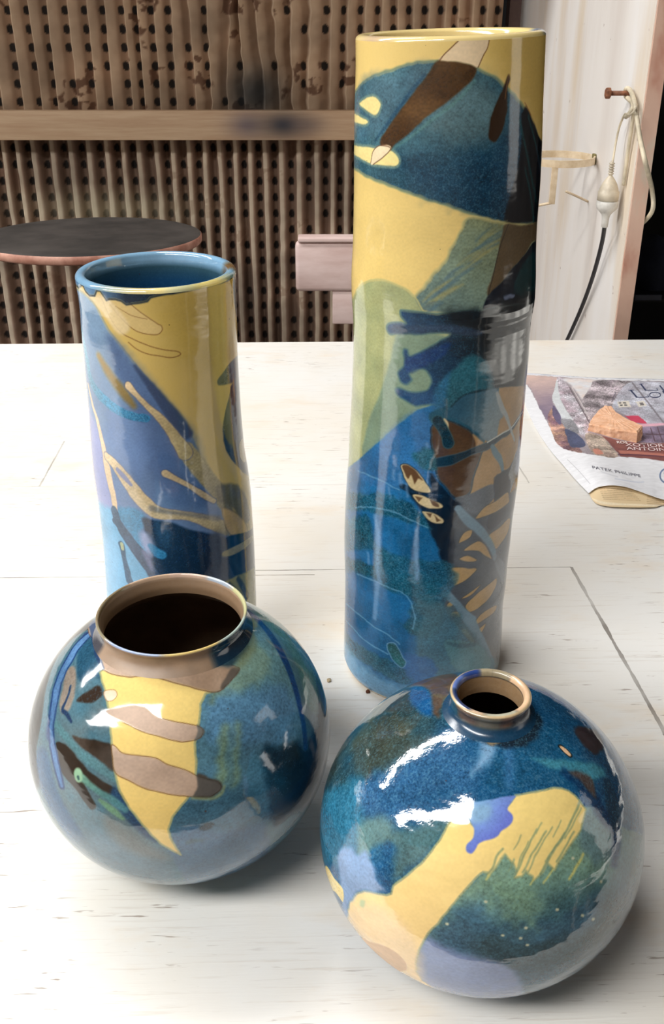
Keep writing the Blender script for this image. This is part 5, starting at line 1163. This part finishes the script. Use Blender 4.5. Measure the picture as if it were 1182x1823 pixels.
# batten
def batten():
    m = new_mat('overspray_timber'); N, L = nodes_of(m); b = N['Principled BSDF']; tc = N.new('ShaderNodeTexCoord'); ob = tc.outputs['Object']
    c = ramp(N, L, noise_n(N, L, mapping(N, L, ob, (2, 1, 30)), 4, 4, .6), [(.3, lin((178, 146, 116))), (.7, lin((196, 168, 138)))])
    sx = N.new('ShaderNodeSeparateXYZ'); L.new(ob, sx.inputs[0])
    for (px, w, h, col, k) in ((440, .045, .030, (78, 74, 92), .75), (505, .06, .034, (50, 50, 58), 1.0), (550, .04, .02, (90, 76, 78), .6)):
        q = at_y(px, 222, YF-.08)
        dx_ = mth(N, L, 'DIVIDE', mth(N, L, 'SUBTRACT', sx.outputs[0], float(q[0])), w); dz_ = mth(N, L, 'DIVIDE', mth(N, L, 'SUBTRACT', sx.outputs[2], float(q[2])), h)
        r2 = mth(N, L, 'ADD', mth(N, L, 'MULTIPLY', dx_, dx_), mth(N, L, 'MULTIPLY', dz_, dz_))
        g = mth(N, L, 'MULTIPLY', mth(N, L, 'POWER', 2.718, mth(N, L, 'MULTIPLY', r2, -1.0)), k)
        c = mixc(N, L, g, c, lin(col))
    L.new(c, b.inputs['Base Color']); b.inputs['Roughness'].default_value = .7
    return m
zt_ = float(at_y(300, 197, YF-.085)[2]); zl_ = float(at_y(300, 250, YF-.085)[2])
tag(box('wooden_batten', (-1.35, float(at_y(893, 220, YF)[0]), YF-.085, YF-.061, zl_, zt_), batten(), None, .002), 'horizontal tan timber batten with grey spray stains, fixed across the pleated filters', 'batten')

# ---- dark turntable disc on the left
def disc_thing():
    Y = 1.9; c = at_y(160, 418, Y); root = tag(empty('spray_turntable', (c[0], Y, FLOOR)), 'round dark banding turntable with a rust-pink rim, behind the cylinder vase', 'turntable')
    M = Matrix.Translation((c[0], Y, c[2])) @ Matrix.Rotation(R_(-2.4), 4, 'X')
    top = new_mat('charred_disc_top'); N, L = nodes_of(top); b = N['Principled BSDF']; tc = N.new('ShaderNodeTexCoord')
    n = noise_n(N, L, tc.outputs['Object'], 9, 4, .6); L.new(ramp(N, L, n, [(.35, lin((34, 31, 29))), (.65, lin((62, 57, 54)))]), b.inputs['Base Color']); b.inputs['Roughness'].default_value = .75
    r = .205
    lathe('disc_top', [(.0005, .0005), (r*.3, .0005), (r*.6, .0005), (r*.9, .0005), (r-.006, .0008), (r-.001, -.001)], 96, top, root, M)
    lathe('disc_rim', [(r-.001, -.001), (r+.001, -.003), (r+.001, -.013), (r-.002, -.016), (r-.03, -.017), (.001, -.017)], 96, plain('rusty_pink_rim', (196, 150, 132), .6, 25, col2=(140, 84, 66)), root, M)
    cx, cz = float(c[0]), float(c[2])
    Mx = Matrix.Translation((cx, Y, 0))
    lathe('column', [(.0001, cz-.02), (.045, cz-.02), (.03, cz-.05), (.012, cz-.07), (.012, FLOOR+.05), (.03, FLOOR+.03), (.14, FLOOR+.012), (.14, FLOOR), (.0001, FLOOR)], 32, plain('cast_iron', (70, 62, 58), .6, 20), root, Mx)
disc_thing()

# ---- pinkish painted boards in front of the filter
def boards():
    Y = 2.15; a = at_y(525, 423, Y); b_ = at_y(800, 520, Y); root = tag(empty('painted_stand', (float(a[0])+.2, Y, FLOOR)), 'pinkish white painted wooden stand with a rounded top board, behind the tall vase', 'stand')
    m = plain('chalky_pink_paint', (226, 204, 200), .7, 9, col2=(204, 176, 170), scale=(1, 1, 4))
    z0 = float(b_[2]); z1 = float(at_y(525, 432, Y)[2])
    box('top_board', (float(a[0]), float(b_[0]), Y, Y+.03, z0, z1), m, root, .009)
    box('cap_strip', (float(a[0])+.006, float(b_[0]), Y-.004, Y+.034, z1+.0005, z1+.011), m, root, .003)
    c = at_y(592, 521, Y); d = at_y(700, 578, Y)
    box('lower_block', (float(c[0]), float(d[0]), Y+.004, Y+.03, float(d[2]), z0-.0005), m, root, .002)
    box('post', (float(c[0])+.045, float(c[0])+.105, Y+.031, Y+.08, FLOOR, z1-.01), m, root, .003)
boards()

# ---- things hanging on the booth's side wall
def rust(): return plain('rusted_steel', (150, 96, 66), .7, 120, col2=(92, 56, 40))
q = at_x(1127, 166, XS); bz, by = float(q[2]), float(q[1]); hx = XS-.036
bolt = tag(empty('rusty_bolt', (XS, by, bz)), 'rusty steel bolt sticking out of the white booth wall', 'bolt')
Mb = Matrix.Translation((XS, by, bz)) @ Matrix.Rotation(R_(-90), 4, 'Y')
lathe('shaft', [(.0001, -.01), (.0034, -.01), (.0034, .033), (.0001, .033)], 20, rust(), bolt, Mb)
lathe('bolt_head', [(.0001, .0325), (.0072, .0325), (.0075, .034), (.0075, .038), (.0068, .0395), (.0001, .0395)], 6, rust(), bolt, Mb, False)
cream = plain('cream_plastic', (226, 214, 188), .5, 40)
def wp(px, py, off): return at_x(px, py, XS-off)
cord = tag(empty('extension_cord', (XS-.01, by, bz)), 'cream flex with white plug connector and dark lower cord, looped over the rusty bolt', 'cord')
# cream loop over the bolt and behind the wall edge
L1 = [wp(1164, 398, -.012), wp(1163, 370, -.012)+np.array([0, -.075, 0]), wp(1160, 335, .004), wp(1149, 290, .008), wp(1139, 245, .010), wp(1133, 205, .010), wp(1129, 180, .010), np.array([XS-.006, by-.006, bz+.004]), np.array([XS-.010, by+.002, bz+.0055]), np.array([XS-.008, by+.008, bz-.004]),
      wp(1127, 185, .008), wp(1122, 200, .012), wp(1114, 208, .014)]
L1[0] = np.array([XS+.027, YN+.05, float(at_y(1150, 408, YN+.05)[2])]); L1[1] = at_y(1160, 378, YN-.012); L1[2] = at_y(1161, 340, YN-.014)
tube('cream_flex', L1, .0033, cream, cord, 10, 8)
tube('cream_flex', [wp(1134, 186, .006), wp(1130, 196, .014), wp(1122, 204, .017), wp(1113, 203, .014), wp(1108, 212, .012), wp(1102, 228, .012), wp(1096, 255, .014), wp(1092, 280, .018), wp(1090, 292, .020)], .0016, cream, cord, 8, 8)
tube('cream_flex', [wp(1128, 200, .006), wp(1124, 230, .006), wp(1118, 270, .005), wp(1110, 330, .004)], .0026, cream, cord, 8, 6)
# connector along a slanted axis
A0 = wp(1090, 287, .022); A1 = wp(1076, 405, .022); ax = Vector(A1-A0); ln = ax.length; quat = ax.to_track_quat('Z', 'X')
Mc = Matrix.Translation(Vector(A0)) @ quat.to_matrix().to_4x4()
s_ = ln/118.0
pc = [(.1, 0), (3, 0), (3, 2.5)]
for k in range(5): pc += [(5.0, 3+k*4.4), (5.0, 5+k*4.4), (3.2, 5.5+k*4.4), (3.2, 7+k*4.4)]
pc += [(4, 26), (8, 31), (13, 39), (16.5, 48), (17, 52), (19, 53), (19, 68), (17.5, 69)]
lathe('plug_housing', [(r*s_*1.02, z*s_) for r, z in pc], 32, plain('ivory_plastic', (224, 212, 190), .4, 30), cord, Mc)
pc2 = [(17.5, 69), (19.8, 70), (20, 78), (18, 84), (12, 90), (8, 95), (6.5, 102), (6, 117), (4, 118), (.1, 118)]
lathe('socket_housing', [(r*s_, z*s_) for r, z in pc2], 32, plain('white_plastic', (238, 236, 230), .35, 30), cord, Mc)
tube('dark_cord', [A1-np.array(ax)*.02, wp(1073, 425, .016), wp(1066, 455, .012), wp(1056, 490, .010), wp(1044, 525, .008), wp(1030, 560, .007), wp(1010, 604, .007), wp(990, 645, .006), wp(980, 700, .006)], .0033, plain('grey_black_rubber', (62, 62, 66), .5, 60), cord, 10, 8)

# ring bracket
rc = at_x(1060, 283, XS); ry, rz = float(rc[1]), float(rc[2]); rr0 = .056; cxr = XS-rr0-.003
ring = tag(empty('ring_bracket', (XS, ry, rz)), 'cream painted metal ring holder fixed to the white booth wall', 'bracket')
crm = plain('chipped_cream_paint', (228, 210, 182), .6, 60, col2=(200, 176, 142))
Mr = Matrix.Translation((cxr, ry, rz))
lathe('ring', [(rr0-.0012, -.0055), (rr0+.0012, -.0055), (rr0+.0012, .0055), (rr0-.0012, .0055), (rr0-.0012, -.0055)], 64, crm, ring, Mr, False)
for sx_ in (-.30,):
    xx = cxr+rr0*sx_; yy = ry-rr0*math.sqrt(1-sx_*sx_)
    box('strap', (xx-.005, xx+.005, yy-.0012, yy+.0012, rz-.062, rz-.004), crm, ring, .0005)
    tube('arm', [(xx, yy, rz-.060), (xx-.02, yy+.01, rz-.066), (xx-.05, yy+.03, rz-.078)], .0022, crm, ring, 8, 3)
yb_ = ry-.02
tube('arm', [at_x(1008, 341, XS-.050), at_x(1028, 350, XS-.024), at_x(1047, 359, XS)], .0020, crm, ring, 8, 3)
box('wall_tab', (XS-.005, XS, ry-.006, ry+.006, rz-.008, rz+.008), plain('verdigris_brass', (130, 120, 70), .5, 200), ring, .001)

# ---- shelving and a covered bundle in the dark room on the right
rack = tag(empty('dark_shelf_rack', (.95, 2.6, FLOOR)), 'dark metal shelf rack with one grey shelf edge, in the shadow at far right', 'rack')
dm = plain('black_steel', (24, 26, 32), .5, 10); gm = plain('grey_shelf_edge', (92, 98, 116), .5, 10)
s0 = at_y(1128, 528, 2.3); s1 = at_y(1176, 528, 2.3)
for x_ in (float(s0[0])-.02, float(s1[0])+.4):
    for y_ in (2.3, 2.7): box('post', (x_-.015, x_+.015, y_, y_+.03, FLOOR, .55), dm, rack)
box('shelf', (float(s0[0])-.035, float(s1[0])+.42, 2.296, 2.73, float(s0[2])-.012, float(s0[2])-.004), dm, rack)
box('shelf_edge', (float(s0[0]), float(s1[0]), 2.289, 2.2955, float(at_y(1150, 533, 2.3)[2]), float(at_y(1150, 523, 2.3)[2])), gm, rack, .002)
box('shelf', (float(s0[0])-.035, float(s1[0])+.42, 2.296, 2.73, .30, .31), dm, rack)
bb = at_y(1150, 470, 2.42)
V = []; F = []
for i in range(13):
    a = PI/2*i/12
    for k in range(28):
        b2 = 2*PI*k/28; q = Vector((math.cos(a)*math.cos(b2), math.cos(a)*math.sin(b2), math.sin(a))); w = 1+.1*mnoise.noise(q*2.2)
        V.append((float(bb[0])+.02+q.x*.055*w, 2.43+q.y*.07*w, float(s0[2])-.0035+q.z*.115*w))
for i in range(12):
    for k in range(28): F.append((i*28+k, i*28+(k+1) % 28, (i+1)*28+(k+1) % 28, (i+1)*28+k))
tag(py_mesh('navy_bundle', V, F, plain('navy_cloth', (34, 42, 66), .8, 14), None, True), 'domed navy cloth bundle on the dark shelf at far right', 'bundle')
